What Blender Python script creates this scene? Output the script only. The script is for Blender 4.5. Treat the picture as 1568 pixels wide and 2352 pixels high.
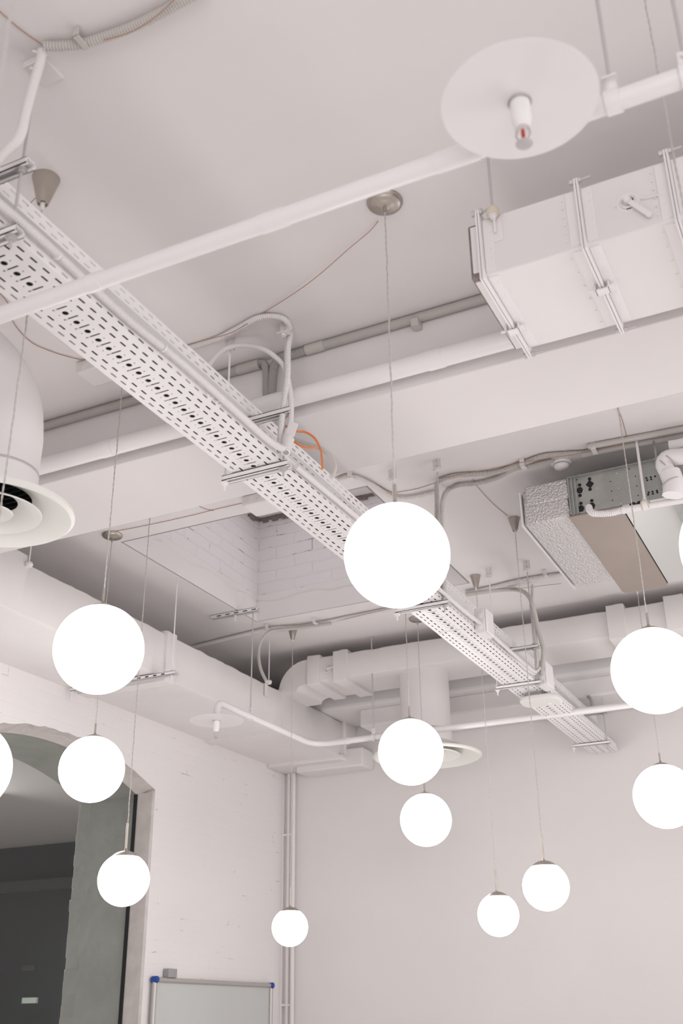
import bpy, math, random
from mathutils import Vector, Matrix
from mathutils.geometry import tessellate_polygon
for o in list(bpy.data.objects): bpy.data.objects.remove(o)
S = bpy.context.scene
C = S.collection
PI = math.pi
rnd = random.Random(7)

# ------------------------------------------------------------------ camera, world, lights, exposure
EYE = Vector((0, 0, 1.6))
YAW, PITCH, ROLL, FPX = -0.452826766, 0.442923569, -0.0114275625, 2491.462
cy_, sy_, cp_, sp_ = math.cos(YAW), math.sin(YAW), math.cos(PITCH), math.sin(PITCH)
FWD = Vector((sy_*cp_, cy_*cp_, sp_)); _r = Vector((cy_, -sy_, 0)); _u = _r.cross(FWD)
RGT = _r*math.cos(ROLL) + _u*math.sin(ROLL); UPV = RGT.cross(FWD)
cam_d = bpy.data.cameras.new('camera'); cam = bpy.data.objects.new('camera', cam_d); C.objects.link(cam)
M4 = Matrix((RGT, UPV, -FWD)).transposed().to_4x4(); M4.translation = EYE
cam.matrix_world = M4
cam_d.sensor_fit = 'VERTICAL'; cam_d.sensor_height = 36.0; cam_d.sensor_width = 24.0
cam_d.lens = 36.0*FPX/2352; cam_d.clip_start = 0.05; cam_d.clip_end = 100
cam_d.dof.use_dof = True; cam_d.dof.focus_distance = 5.2; cam_d.dof.aperture_fstop = 3.6
S.camera = cam

S.view_settings.view_transform = 'Standard'; S.view_settings.look = 'None'
S.view_settings.gamma = 1.0; S.view_settings.use_curve_mapping = False
S.view_settings.exposure = -0.60
GLOBE_GLOW = 10.0

w = bpy.data.worlds.new('world'); S.world = w; w.use_nodes = True
w.node_tree.nodes['Background'].inputs[0].default_value = (1.0, 0.975, 0.98, 1)
w.node_tree.nodes['Background'].inputs[1].default_value = 1.05

def area(name, loc, target, sx, sy, power, col=(1, 0.98, 0.98)):
    l = bpy.data.lights.new(name, 'AREA'); l.shape = 'RECTANGLE'; l.size = sx; l.size_y = sy; l.energy = power; l.color = col
    o = bpy.data.objects.new(name, l); C.objects.link(o); o.location = loc
    o.rotation_euler = (Vector(target) - Vector(loc)).to_track_quat('-Z', 'Y').to_euler()
    return o
# daylight of the tall windows behind the camera
area('window_daylight', (1.5, -3.2, 2.0), (-2.2, 5.0, 3.2), 5.0, 2.6, 150)
area('rear_fill', (4.6, 5.0, 1.7), (-3.2, 6.0, 3.6), 5.0, 2.4, 150)  # added fill from the right, lifts the rear ceiling and left wall

# added fill, no known lamp, that brightens the hall beyond the arched pane
area('hall_fill', (-7.4, 6.6, 3.3), (-6.0, 6.6, 0.5), 1.6, 1.0, 300)
# cool daylight coming down through the pale skylight lid of the recess
area('skylight_daylight', (-2.95, 5.51, 1.6 + 3.40), (-2.95, 5.51, 0), 1.3, 1.3, 4.5, (0.96, 0.95, 1.0))
# ------------------------------------------------------------------ where the sight lines of the photograph meet real planes
Z1, Z2 = 1.6 + 2.453, 1.6 + 2.61          # the two ceiling heights
def ray(px, py):
    return RGT*((px - 784)/FPX) - UPV*((py - 1176)/FPX) + FWD
def at(px, py, ax, v):
    d = ray(px, py); i = 'xyz'.index(ax)
    return EYE + d*((v - EYE[i])/d[i])
def drop(px, py, top):
    """point seen at this pixel on the vertical through top"""
    d = ray(px, py); h = math.hypot(top[0], top[1])
    return EYE + d*(h/math.hypot(d.x, d.y))

# ------------------------------------------------------------------ materials
def mat(name, col, rough=0.6, metal=0.0, bump=0.0, bscale=40, var=0.0, vscale=3.0, spec=0.4, emit=None):
    m = bpy.data.materials.new(name); m.use_nodes = True; nt = m.node_tree; b = nt.nodes['Principled BSDF']
    b.inputs['Base Color'].default_value = (*col, 1); b.inputs['Roughness'].default_value = rough
    b.inputs['Metallic'].default_value = metal; b.inputs['Specular IOR Level'].default_value = spec
    tc = nt.nodes.new('ShaderNodeTexCoord')
    if var:
        n = nt.nodes.new('ShaderNodeTexNoise'); n.inputs['Scale'].default_value = vscale; n.inputs['Detail'].default_value = 5
        nt.links.new(tc.outputs['Object'], n.inputs['Vector'])
        r = nt.nodes.new('ShaderNodeValToRGB'); r.color_ramp.elements[0].position = 0.3; r.color_ramp.elements[1].position = 0.7
        r.color_ramp.elements[0].color = (*[c*(1 - var) for c in col], 1); r.color_ramp.elements[1].color = (*[min(1, c*(1 + var*.4)) for c in col], 1)
        nt.links.new(n.outputs['Fac'], r.inputs['Fac']); nt.links.new(r.outputs['Color'], b.inputs['Base Color'])
    if bump:
        n = nt.nodes.new('ShaderNodeTexNoise'); n.inputs['Scale'].default_value = bscale; n.inputs['Detail'].default_value = 6
        nt.links.new(tc.outputs['Object'], n.inputs['Vector'])
        bp = nt.nodes.new('ShaderNodeBump'); bp.inputs['Strength'].default_value = bump; bp.inputs['Distance'].default_value = 0.01
        nt.links.new(n.outputs['Fac'], bp.inputs['Height']); nt.links.new(bp.outputs['Normal'], b.inputs['Normal'])
    if emit:
        b.inputs['Emission Color'].default_value = (*emit[:3], 1); b.inputs['Emission Strength'].default_value = emit[3]
    return m

def brick_mat(name, col, ax_u, scale=1.0, soft=0.35, chips=0.62, chipcol=(0.10, 0.075, 0.07)):
    """white painted brick; mortar lines only as relief, dark chips where the paint has cracked in the joints"""
    m = bpy.data.materials.new(name); m.use_nodes = True; nt = m.node_tree; b = nt.nodes['Principled BSDF']
    b.inputs['Roughness'].default_value = 0.65; b.inputs['Specular IOR Level'].default_value = 0.3
    g = nt.nodes.new('ShaderNodeNewGeometry'); sx = nt.nodes.new('ShaderNodeSeparateXYZ'); cx = nt.nodes.new('ShaderNodeCombineXYZ')
    nt.links.new(g.outputs['Position'], sx.inputs[0])
    nt.links.new(sx.outputs['XY'.index(ax_u)], cx.inputs[0]); nt.links.new(sx.outputs[2], cx.inputs[1])
    dn = nt.nodes.new('ShaderNodeTexNoise'); dn.inputs['Scale'].default_value = 5.0; nt.links.new(cx.outputs[0], dn.inputs['Vector'])
    mx = nt.nodes.new('ShaderNodeVectorMath'); mx.operation = 'MULTIPLY_ADD'; mx.inputs[1].default_value = (0.03, 0.03, 0)
    nt.links.new(dn.outputs['Color'], mx.inputs[0]); nt.links.new(cx.outputs[0], mx.inputs[2])
    br = nt.nodes.new('ShaderNodeTexBrick'); br.inputs['Scale'].default_value = 1.0; br.inputs['Brick Width'].default_value = 0.26*scale
    br.inputs['Row Height'].default_value = 0.077*scale; br.inputs['Mortar Size'].default_value = 0.006*scale; br.inputs['Mortar Smooth'].default_value = 0.6
    nt.links.new(mx.outputs[0], br.inputs['Vector'])
    n2 = nt.nodes.new('ShaderNodeTexNoise'); n2.inputs['Scale'].default_value = 6.0/scale; n2.inputs['Detail'].default_value = 8; n2.inputs['Roughness'].default_value = 0.7
    nt.links.new(g.outputs['Position'], n2.inputs['Vector'])
    gt = nt.nodes.new('ShaderNodeMapRange'); gt.inputs[1].default_value = chips; gt.inputs[2].default_value = chips + 0.05
    nt.links.new(n2.outputs['Fac'], gt.inputs[0])
    ml = nt.nodes.new('ShaderNodeMath'); ml.operation = 'MULTIPLY'; nt.links.new(gt.outputs[0], ml.inputs[0])
    br2 = nt.nodes.new('ShaderNodeTexBrick'); br2.inputs['Scale'].default_value = 1.0; br2.inputs['Brick Width'].default_value = 0.26*scale
    br2.inputs['Row Height'].default_value = 0.077*scale; br2.inputs['Mortar Size'].default_value = 0.0022*scale; br2.inputs['Mortar Smooth'].default_value = 0.2
    nt.links.new(mx.outputs[0], br2.inputs['Vector']); nt.links.new(br2.outputs['Fac'], ml.inputs[1])
    mc = nt.nodes.new('ShaderNodeMix'); mc.data_type = 'RGBA'; mc.inputs[6].default_value = (*col, 1); mc.inputs[7].default_value = (*chipcol, 1)
    nt.links.new(ml.outputs[0], mc.inputs[0]); nt.links.new(mc.outputs[2], b.inputs['Base Color'])
    n3 = nt.nodes.new('ShaderNodeTexNoise'); n3.inputs['Scale'].default_value = 45; n3.inputs['Detail'].default_value = 8; nt.links.new(g.outputs['Position'], n3.inputs['Vector'])
    ad = nt.nodes.new('ShaderNodeMath'); ad.operation = 'MULTIPLY_ADD'; ad.inputs[1].default_value = 0.35
    iv = nt.nodes.new('ShaderNodeMath'); iv.operation = 'SUBTRACT'; iv.inputs[0].default_value = 1.0; nt.links.new(br.outputs['Fac'], iv.inputs[1])
    nt.links.new(n3.outputs['Fac'], ad.inputs[0]); nt.links.new(iv.outputs[0], ad.inputs[2])
    bp = nt.nodes.new('ShaderNodeBump'); bp.inputs['Strength'].default_value = soft; bp.inputs['Distance'].default_value = 0.006
    nt.links.new(ad.outputs[0], bp.inputs['Height']); nt.links.new(bp.outputs['Normal'], b.inputs['Normal'])
    return m

WHITE = (0.735, 0.695, 0.685)
M = {}
M['ceiling'] = mat('white_ceiling_paint', (0.79, 0.755, 0.75), 0.75, bump=0.08, bscale=6, var=0.03, vscale=1.5, spec=0.2)
M['wall'] = mat('white_wall_paint', (0.775, 0.74, 0.73), 0.7, bump=0.10, bscale=30, var=0.02, vscale=2, spec=0.25)
M['brick_left'] = brick_mat('painted_brick_left', (0.80, 0.765, 0.76), 'Y', soft=0.25, chips=0.60, chipcol=(0.40, 0.33, 0.30))
M['brick_shaft_x'] = brick_mat('painted_brick_shaft_side', (0.78, 0.745, 0.76), 'Y', 1.15, soft=0.55, chips=0.55, chipcol=(0.22, 0.18, 0.19))
M['brick_shaft_y'] = brick_mat('painted_brick_shaft_end', (0.78, 0.745, 0.76), 'X', 1.15, soft=0.55, chips=0.55, chipcol=(0.22, 0.18, 0.19))
M['plaster'] = mat('rough_plaster', (0.62, 0.57, 0.55), 0.8, bump=0.6, bscale=25, var=0.12, vscale=9)
M['pier'] = mat('grey_brick_pier', (0.42, 0.41, 0.38), 0.8, bump=0.6, bscale=14, var=0.12, vscale=4)
M['white'] = mat('white_enamel', (0.83, 0.80, 0.80), 0.35, spec=0.5)
M['steel_white'] = mat('white_painted_steel', (0.83, 0.80, 0.80), 0.45, bump=0.03, bscale=60)
M['duct'] = mat('white_painted_duct', (0.80, 0.77, 0.765), 0.5, bump=0.10, bscale=10, var=0.02)
M['wrap'] = mat('white_wrapped_duct', (0.79, 0.755, 0.745), 0.65, bump=0.3, bscale=9, var=0.03)
M['plastic'] = mat('white_plastic', (0.76, 0.73, 0.715), 0.4)
M['grey_plastic'] = mat('grey_plastic_pipe', (0.46, 0.43, 0.41), 0.45, var=0.04)
M['flex_grey'] = mat('grey_corrugated_plastic', (0.55, 0.515, 0.49), 0.45)
M['flex_white'] = mat('white_corrugated_plastic', (0.73, 0.70, 0.69), 0.45)
M['nickel'] = mat('brushed_nickel', (0.50, 0.455, 0.41), 0.34, 0.9, var=0.1, vscale=20)
M['cord'] = mat('grey_textile_cord', (0.52, 0.49, 0.47), 0.6)
M['rod'] = mat('threaded_rod', (0.55, 0.52, 0.52), 0.4, 0.3)
M['globe'] = mat('opal_glass_lit', (0.9, 0.9, 0.9), 0.15, emit=(1.0, 0.975, 0.965, GLOBE_GLOW))
M['copper'] = mat('brown_cable_sheath', (0.40, 0.23, 0.15), 0.5)
M['orange'] = mat('orange_cable_sheath', (0.80, 0.24, 0.07), 0.45)
M['dark_cable'] = mat('dark_grey_cable', (0.035, 0.035, 0.04), 0.6)
M['galv'] = mat('galvanised_steel', (0.42, 0.43, 0.41), 0.42, 0.55, bump=0.05, bscale=50, var=0.12, vscale=14)
M['dark'] = mat('dark_opening', (0.02, 0.02, 0.022), 0.8)
M['brown'] = mat('brown_cover_plate', (0.36, 0.30, 0.265), 0.5, 0.25, var=0.08, vscale=3)
M['panel'] = mat('pale_grey_panel', (0.62, 0.62, 0.60), 0.35, 0.1)
M['wool'] = mat('wool_edge', (0.30, 0.25, 0.23), 0.95, bump=1.0, bscale=120, var=0.3, vscale=60)
M['red'] = mat('red_glass_bulb', (0.45, 0.03, 0.01), 0.15)
M['aluminium'] = mat('aluminium_frame', (0.50, 0.47, 0.45), 0.35, 0.5)
M['board'] = mat('whiteboard_enamel', (0.55, 0.56, 0.545), 0.2)
M['blue'] = mat('blue_plastic', (0.015, 0.06, 0.30), 0.4)
M['grey_box'] = mat('grey_block', (0.32, 0.32, 0.32), 0.6)
M['mirror'] = mat('dark_louvre', (0.40, 0.44, 0.44), 0.35, 0.3)
M['diff_inner'] = mat('cream_white_enamel', (0.78, 0.77, 0.73), 0.3)
M['cream'] = mat('cream_rubber', (0.66, 0.58, 0.47), 0.6)
M['led'] = mat('green_status_light', (0.1, 0.8, 0.4), 0.5, emit=(0.15, 1.0, 0.5, 3.0))
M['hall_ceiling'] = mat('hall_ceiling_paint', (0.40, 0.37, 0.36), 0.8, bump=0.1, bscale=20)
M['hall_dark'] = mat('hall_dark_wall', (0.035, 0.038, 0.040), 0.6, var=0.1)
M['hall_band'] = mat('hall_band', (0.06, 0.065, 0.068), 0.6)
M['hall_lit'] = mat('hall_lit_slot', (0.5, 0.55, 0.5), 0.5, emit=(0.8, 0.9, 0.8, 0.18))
M['floor'] = mat('pale_oak_floor', (0.72, 0.69, 0.68), 0.5, var=0.08, vscale=6)
M['black'] = mat('black_gasket', (0.012, 0.012, 0.014), 0.5)

def foil_mat():
    m = mat('foil_faced_insulation', (0.72, 0.70, 0.695), 0.30, 0.65)
    nt = m.node_tree; b = nt.nodes['Principled BSDF']; tc = nt.nodes.new('ShaderNodeTexCoord')
    mp = nt.nodes.new('ShaderNodeMapping'); mp.inputs['Scale'].default_value = (1, 0.55, 1)
    v = nt.nodes.new('ShaderNodeTexVoronoi'); v.inputs['Scale'].default_value = 85
    n = nt.nodes.new('ShaderNodeTexNoise'); n.inputs['Scale'].default_value = 160; n.inputs['Detail'].default_value = 6
    nt.links.new(tc.outputs['Object'], mp.inputs[0]); nt.links.new(mp.outputs[0], v.inputs['Vector']); nt.links.new(mp.outputs[0], n.inputs['Vector'])
    a = nt.nodes.new('ShaderNodeMath'); a.operation = 'ADD'; nt.links.new(v.outputs['Distance'], a.inputs[0]); nt.links.new(n.outputs['Fac'], a.inputs[1])
    bp = nt.nodes.new('ShaderNodeBump'); bp.inputs['Strength'].default_value = 0.8; bp.inputs['Distance'].default_value = 0.007
    nt.links.new(a.outputs[0], bp.inputs['Height']); nt.links.new(bp.outputs['Normal'], b.inputs['Normal'])
    return m
M['foil'] = foil_mat()
def glass_mat():
    m = bpy.data.materials.new('tinted_window_glass'); m.use_nodes = True; nt = m.node_tree; nt.nodes.clear()
    o = nt.nodes.new('ShaderNodeOutputMaterial'); mx = nt.nodes.new('ShaderNodeMixShader'); t = nt.nodes.new('ShaderNodeBsdfTransparent')
    g = nt.nodes.new('ShaderNodeBsdfGlossy'); f = nt.nodes.new('ShaderNodeFresnel'); f.inputs['IOR'].default_value = 1.5
    t.inputs['Color'].default_value = (0.68, 0.71, 0.69, 1); g.inputs['Roughness'].default_value = 0.5
    fm = nt.nodes.new('ShaderNodeMath'); fm.operation = 'MULTIPLY'; fm.inputs[1].default_value = 0.8; nt.links.new(f.outputs[0], fm.inputs[0]); nt.links.new(fm.outputs[0], mx.inputs[0]); nt.links.new(t.outputs[0], mx.inputs[1]); nt.links.new(g.outputs[0], mx.inputs[2]); nt.links.new(mx.outputs[0], o.inputs[0])
    return m
M['glass'] = glass_mat()

# ------------------------------------------------------------------ mesh builder
def frame(d):
    d = Vector(d).normalized(); a = Vector((0, 0, 1)) if abs(d.z) < 0.9 else Vector((1, 0, 0))
    u = d.cross(a).normalized(); return u, d.cross(u).normalized()
class MB:
    def __init__(s): s.v = []; s.f = []; s.mi = []; s.cur = 0
    def add(s, vs, fs):
        n = len(s.v); s.v += [Vector(v) for v in vs]; s.f += [[i + n for i in f] for f in fs]; s.mi += [s.cur]*len(fs); return s
    def box(s, a, b):
        x0, y0, z0 = a; x1, y1, z1 = b
        if x0 > x1: x0, x1 = x1, x0
        if y0 > y1: y0, y1 = y1, y0
        if z0 > z1: z0, z1 = z1, z0
        return s.add([(x0,y0,z0),(x1,y0,z0),(x1,y1,z0),(x0,y1,z0),(x0,y0,z1),(x1,y0,z1),(x1,y1,z1),(x0,y1,z1)],
              [(0,3,2,1),(4,5,6,7),(0,1,5,4),(1,2,6,5),(2,3,7,6),(3,0,4,7)])
    def obox(s, c, ux, uy, uz, h):
        """box of half sizes h about c along three unit axes"""
        c, ux, uy, uz = Vector(c), Vector(ux), Vector(uy), Vector(uz); vs = []
        for k in (-1, 1):
            for (i, j) in ((-1,-1),(1,-1),(1,1),(-1,1)): vs.append(c + ux*h[0]*i + uy*h[1]*j + uz*h[2]*k)
        return s.add(vs, [(0,3,2,1),(4,5,6,7),(0,1,5,4),(1,2,6,5),(2,3,7,6),(3,0,4,7)])
    def prism(s, pts, d):
        """closed polygon pts (3-D) pushed along vector d"""
        n = len(pts); d = Vector(d); vs = [Vector(p) for p in pts] + [Vector(p) + d for p in pts]
        fs = [tuple(range(n))[::-1], tuple(range(n, 2*n))] + [(i, (i+1) % n, n + (i+1) % n, n + i) for i in range(n)]
        return s.add(vs, fs)
    def cyl(s, p0, p1, r0, r1=None, seg=12, caps=True):
        r1 = r0 if r1 is None else r1; p0, p1 = Vector(p0), Vector(p1); u, v = frame(p1 - p0); vs = []
        for p, r in ((p0, r0), (p1, r1)):
            for k in range(seg): a = 2*PI*k/seg; vs.append(p + u*math.cos(a)*r + v*math.sin(a)*r)
        fs = [(k, (k+1) % seg, seg + (k+1) % seg, seg + k) for k in range(seg)]
        if caps: fs += [tuple(range(seg))[::-1], tuple(range(seg, 2*seg))]
        return s.add(vs, fs)
    def lathe(s, c, prof, seg=32, axis=(0, 0, 1)):
        """prof: list of (radius, height along axis)"""
        c = Vector(c); ax = Vector(axis).normalized(); u, v = frame(ax); vs = []; n = len(prof)
        for (r, h) in prof:
            for k in range(seg): a = 2*PI*k/seg; vs.append(c + ax*h + (u*math.cos(a) + v*math.sin(a))*max(r, 1e-5))
        fs = [(i*seg + k, i*seg + (k+1) % seg, (i+1)*seg + (k+1) % seg, (i+1)*seg + k) for i in range(n-1) for k in range(seg)]
        return s.add(vs, fs)
    def sweep(s, pts, rad, seg=8, caps=True):
        """tube through pts, rad a number or list"""
        n = len(pts); pts = [Vector(p) for p in pts]; vs = []
        t0 = (pts[1] - pts[0]).normalized(); u, v = frame(t0)
        for i, p in enumerate(pts):
            t = (pts[min(i+1, n-1)] - pts[max(i-1, 0)]).normalized()
            u = (u - t*u.dot(t)).normalized(); v = t.cross(u); r = rad[i] if isinstance(rad, list) else rad
            for k in range(seg): a = 2*PI*k/seg; vs.append(p + u*math.cos(a)*r + v*math.sin(a)*r)
        fs = [(i*seg + k, i*seg + (k+1) % seg, (i+1)*seg + (k+1) % seg, (i+1)*seg + k) for i in range(n-1) for k in range(seg)]
        if caps: fs += [tuple(range(seg))[::-1], tuple(range((n-1)*seg, n*seg))]
        return s.add(vs, fs)
    def build(s, name, m, parent=None, smooth=40, bevel=0, solid=0, mats=None):
        me = bpy.data.meshes.new(name); o = bpy.data.objects.new(name, me); C.objects.link(o)
        org = Vector((0, 0, 0))
        if parent is None and s.v:   # origin at the middle of the base
            xs = [v.x for v in s.v]; ys = [v.y for v in s.v]; zs = [v.z for v in s.v]
            org = Vector(((min(xs)+max(xs))/2, (min(ys)+max(ys))/2, min(zs)))
        elif parent is not None: org = wloc(parent)
        me.from_pydata([v - org for v in s.v], [], s.f); me.validate(); 
        for mm in ([m] + (mats or [])): me.materials.append(mm)
        if mats: me.polygons.foreach_set('material_index', s.mi)
        if smooth: me.shade_smooth(); me.set_sharp_from_angle(angle=math.radians(smooth))
        me.update()
        if parent is None: o.location = org
        else: o.parent = parent
        if bevel:
            b = o.modifiers.new('bevel', 'BEVEL'); b.width = bevel; b.segments = 2; b.limit_method = 'ANGLE'
        if solid:
            b = o.modifiers.new('thickness', 'SOLIDIFY'); b.thickness = solid; b.offset = 0
        return o
def wloc(o):
    l = Vector(o.location)
    while o.parent: o = o.parent; l += Vector(o.location)
    return l
def tag(o, label, cat, group=None, kind=None):
    o['label'] = label; o['category'] = cat
    if group: o['group'] = group
    if kind: o['kind'] = kind
    return o
def thing(name, label, cat, loc, group=None):
    o = bpy.data.objects.new(name, None); C.objects.link(o); o.location = Vector(loc); o.empty_display_size = 0.05
    return tag(o, label, cat, group)
def struct(name, mb, m, parent=None, label=None, **k):
    o = mb.build(name, m, parent, **k)
    if parent is None: o['kind'] = 'structure'
    if label: o['label'] = label
    return o
def spline(pts, step=0.02):
    """smooth curve through control points, evenly resampled"""
    P = [Vector(p) for p in pts]; P = [P[0]*2 - P[1]] + P + [P[-1]*2 - P[-2]]; out = []
    for i in range(1, len(P) - 2):
        a, b, c, d = P[i-1:i+3]; n = max(2, int((c - b).length/0.008))
        for k in range(n):
            t = k/n; out.append(0.5*((2*b) + (c - a)*t + (2*a - 5*b + 4*c - d)*t*t + (3*b - a - 3*c + d)*t**3))
    out.append(P[-2]); res = [out[0]]; acc = 0
    for i in range(1, len(out)):
        L = (out[i] - out[i-1]).length
        while L > 0 and acc + L >= step:
            f = (step - acc)/L; q = out[i-1].lerp(out[i], f); res.append(q); out[i-1] = q; L = (out[i] - q).length; acc = 0
        acc += L
    if (res[-1] - out[-1]).length > step*0.3: res.append(out[-1])
    return res
def flex(mb, pts, r, pitch=0.008, seg=10):
    P = spline(pts, pitch/4); R = [r*(0.93, 1.0, 1.07, 1.0)[i % 4] for i in range(len(P))]
    R = [r*(0.80 if i % 4 == 0 else 1.06 if i % 4 == 2 else 0.97) for i in range(len(P))]
    mb.sweep(P, R, seg)
def pipe(mb, pts, r, seg=12, step=0.02): mb.sweep(spline(pts, step), r, seg)
V = Vector

# ------------------------------------------------------------------ THE SETTING
XL, YB = -4.58, 8.25
X1 = 5.0; Y0 = -4.0
YF, YK = 3.22, 3.72                        # beam front and back
ZB = 1.6 + 2.147                           # beam underside
HX0, HX1, HY0, HY1 = -3.755, -2.14, 4.715, 6.31   # recess opening in the rear ceiling
ZS = 1.6 + 3.42                            # recess top

struct('floor', MB().box((XL - 6, Y0, -0.1), (X1, YB + 3, 0)), M['floor'])
c = MB(); c.box((XL, Y0, Z1), (X1, YF + .05, Z1 + 0.5))
zt = Z2 + 0.14                             # plastered rim of the recess
for (a, b, d, e) in ((XL, HX0, YK, YB), (HX1, X1, YK, YB), (HX0, HX1, YK, HY0), (HX0, HX1, HY1, YB)):
    c.box((a, b if False else d, Z2), (b, e, Z2 + 0.2))
c.box((XL, YK - .01, Z2), (X1, YK + .02, Z1 + .5))
struct('ceiling', c, M['ceiling'])
struct('trim_1', MB().box((-3.86, YF, ZB), (X1, YK, Z2 + .2)), M['ceiling'], label='deep white ceiling beam across the room', bevel=0.004)

# recess: plaster below, painted brick above, pale lid
def wavy(y0, y1, z, f, n=26, amp=0.012):
    return [f(y0 + (y1 - y0)*i/n, z + amp*math.sin(i*1.9) + rnd.uniform(-amp, amp)*.6) for i in range(n + 1)]
rec = MB()
def sheet(mb, pa, pb):  # strip between two point rows
    n = len(pa); mb.add(pa + pb, [(i, i+1, n+i+1, n+i) for i in range(n-1)])
T = 0.35
rec.box((HX0 - T, HY0 - T, Z2 + .2), (HX0, HY1 + T, ZS + .1))
rec.cur = 1; rec.box((HX0 - .001, HY1, Z2 + .2), (HX1 + T, HY1 + T, ZS + .1)); rec.box((HX0 - T, HY0 - T, Z2 + .2), (HX1 + T, HY0, ZS + .1))
rec.cur = 0; rec.box((HX1, HY0 - .001, Z2 + .2), (HX1 + T, HY1 + .001, ZS + .1))
rec.cur = 2; rec.box((HX0 - T, HY0 - T, ZS), (HX1 + T, HY1 + T, ZS + .3))
struct('wall_recess', rec, M['brick_shaft_x'], mats=[M['brick_shaft_y'], M['ceiling']], smooth=0)
# dark gap where the lid meets the brick, broken plaster edge
crk = MB()
for i in range(40):
    t = i/40*(HY1 - HY0) + HY0
    crk.box((HX0, t, ZS - .02 - rnd.random()*.035), (HX0 + .012 + rnd.random()*.01, t + .045, ZS))
for i in range(40):
    t = i/40*(HX1 - HX0) + HX0
    crk.box((t, HY1 - .012 - rnd.random()*.01, ZS - .02 - rnd.random()*.03), (t + .045, HY1, ZS))
struct('trim_2', crk, M['wool'], label='ragged dark joint under the recess lid', smooth=0)
# plaster skirt of the recess, standing a little proud of the brick, wavy upper edge
pl = MB()
def skirt(p0, p1, nrm):
    p0, p1, nrm = V(p0), V(p1), V(nrm); n = 40; top = []; bot = []; tin = []
    for i in range(n + 1):
        q = p0.lerp(p1, i/n); z = zt + .03*math.sin(i*.5 + p0.x)*.4 + rnd.uniform(-.008, .008)
        bot.append(q + nrm*.012); top.append(V((q.x, q.y, z)) + nrm*.012); tin.append(V((q.x, q.y, z + .004)))
    sheet(pl, bot, top); sheet(pl, top, tin)
skirt((HX0, HY0, Z2), (HX0, HY1, Z2), (1, 0, 0)); skirt((HX0, HY1, Z2), (HX1, HY1, Z2), (0, -1, 0))
skirt((HX1, HY1, Z2), (HX1, HY0, Z2), (-1, 0, 0)); skirt((HX1, HY0, Z2), (HX0, HY0, Z2), (0, 1, 0))
struct('trim_3', pl, M['ceiling'], label='plastered lower edge of the recess')

struct('wall_back', MB().box((XL - .7, YB, 0), (X1, YB + .3, Z2 + .2)), M['wall'])

# left wall with a segmental arch, pane near the room side
AY0, AY1, AZS, AZT = 4.41, 6.37, 1.6 + 1.515, 1.6 + 1.705
def arch(y, grow=0.0):
    t = (y - (AY0 + AY1)/2)/((AY1 - AY0)/2)
    return AZS + (AZT - AZS)*(1 - t*t)
n = 44; GD = .14; jit = [rnd.uniform(0, .012) for _ in range(46)]; ay = [AY0 + (AY1 - AY0)*i/n for i in range(n + 1)]
XO = XL - 0.64
wl = MB()
wl.box((XO, Y0, 0), (XL, AY0, Z2 + .2)); wl.box((XO, AY1, 0), (XL, YB, Z2 + .2))
for i in range(n):
    a, b = ay[i], ay[i+1]; za, zb = arch(a), arch(b); ja, jb = za + jit[i], zb + jit[i+1]
    wl.cur = 0; wl.add([(XL, a, ja), (XL, b, jb), (XL, b, Z2 + .2), (XL, a, Z2 + .2)], [(0, 1, 2, 3)])
    wl.add([(XO, a, za), (XO, b, zb), (XO, b, Z2 + .2), (XO, a, Z2 + .2)], [(3, 2, 1, 0)])
    # soffit, chipped at the room edge
    j0, j1 = rnd.uniform(-.006, .006), rnd.uniform(-.006, .006)
    ma, mb_ = (za + jit[(i*7) % 44]*1.2, zb + jit[(i*7 + 7) % 44]*1.2)
    wl.cur = 1; wl.add([(XL, a, ja), (XL - .06, a, ma - .012), (XL - .06, b, mb_ - .012), (XL, b, jb)], [(0, 1, 2, 3)]); wl.add([(XL - .06, a, ma - .012), (XL - GD, a, za - .03), (XL - GD, b, zb - .03), (XL - .06, b, mb_ - .012)], [(0, 1, 2, 3)])
    wl.cur = 2; wl.add([(XL - GD, a, za - .03), (XO, a, za - .03), (XO, b, zb - .03), (XL - GD, b, zb - .03)], [(0, 1, 2, 3)])
wl.cur = 2; wl.box((XO - .002, AY1 - .012, 0), (XL - GD - .012, AY1 + .02, AZS - .005))
struct('wall_left', wl, M['brick_left'], mats=[M['plaster'], M['pier']], smooth=0)
# quoins: the bricks of the far jamb stand uneven against the hall
pq = MB()
for k in range(42):
    z = 0.02 + k*.075; d = rnd.uniform(0.0, .03) + (.012 if k % 2 else 0)
    pq.box((XO - .004 - d*.5, AY1 - .014 + d*.1, z), (XO + .1, AY1 + .1, z + .0755))
struct('trim_4', pq, M['pier'], label='uneven brick edge of the opening', bevel=0.003)
# white render round the jamb, between room edge and pane
rj = MB(); rj.box((XL - GD, AY1 - .02, 0), (XL - .005, AY1 + .01, AZS - .01))
struct('trim_5', rj, M['plaster'], label='rough white render of the window jamb', bevel=.006)
win = thing('window_1', 'glazing', 'window', (XL - GD - .005, AY0, 0)); win['kind'] = 'structure'; del win['label']; del win['category']
pg = MB(); GX = XL - GD - .005
pg.add([(GX, a, 0.02) for a in ay] + [(GX, a, arch(a) - .03) for a in ay], [(i, i+1, n+i+2, n+i+1) for i in range(n)])
pg.build('glass_pane', M['glass'], win, smooth=0)
gk = MB(); gk.box((GX - .012, AY1 - .034, 0), (GX + .012, AY1 - .022, AZS - .02))
gk.build('gasket', M['black'], win)

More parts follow.
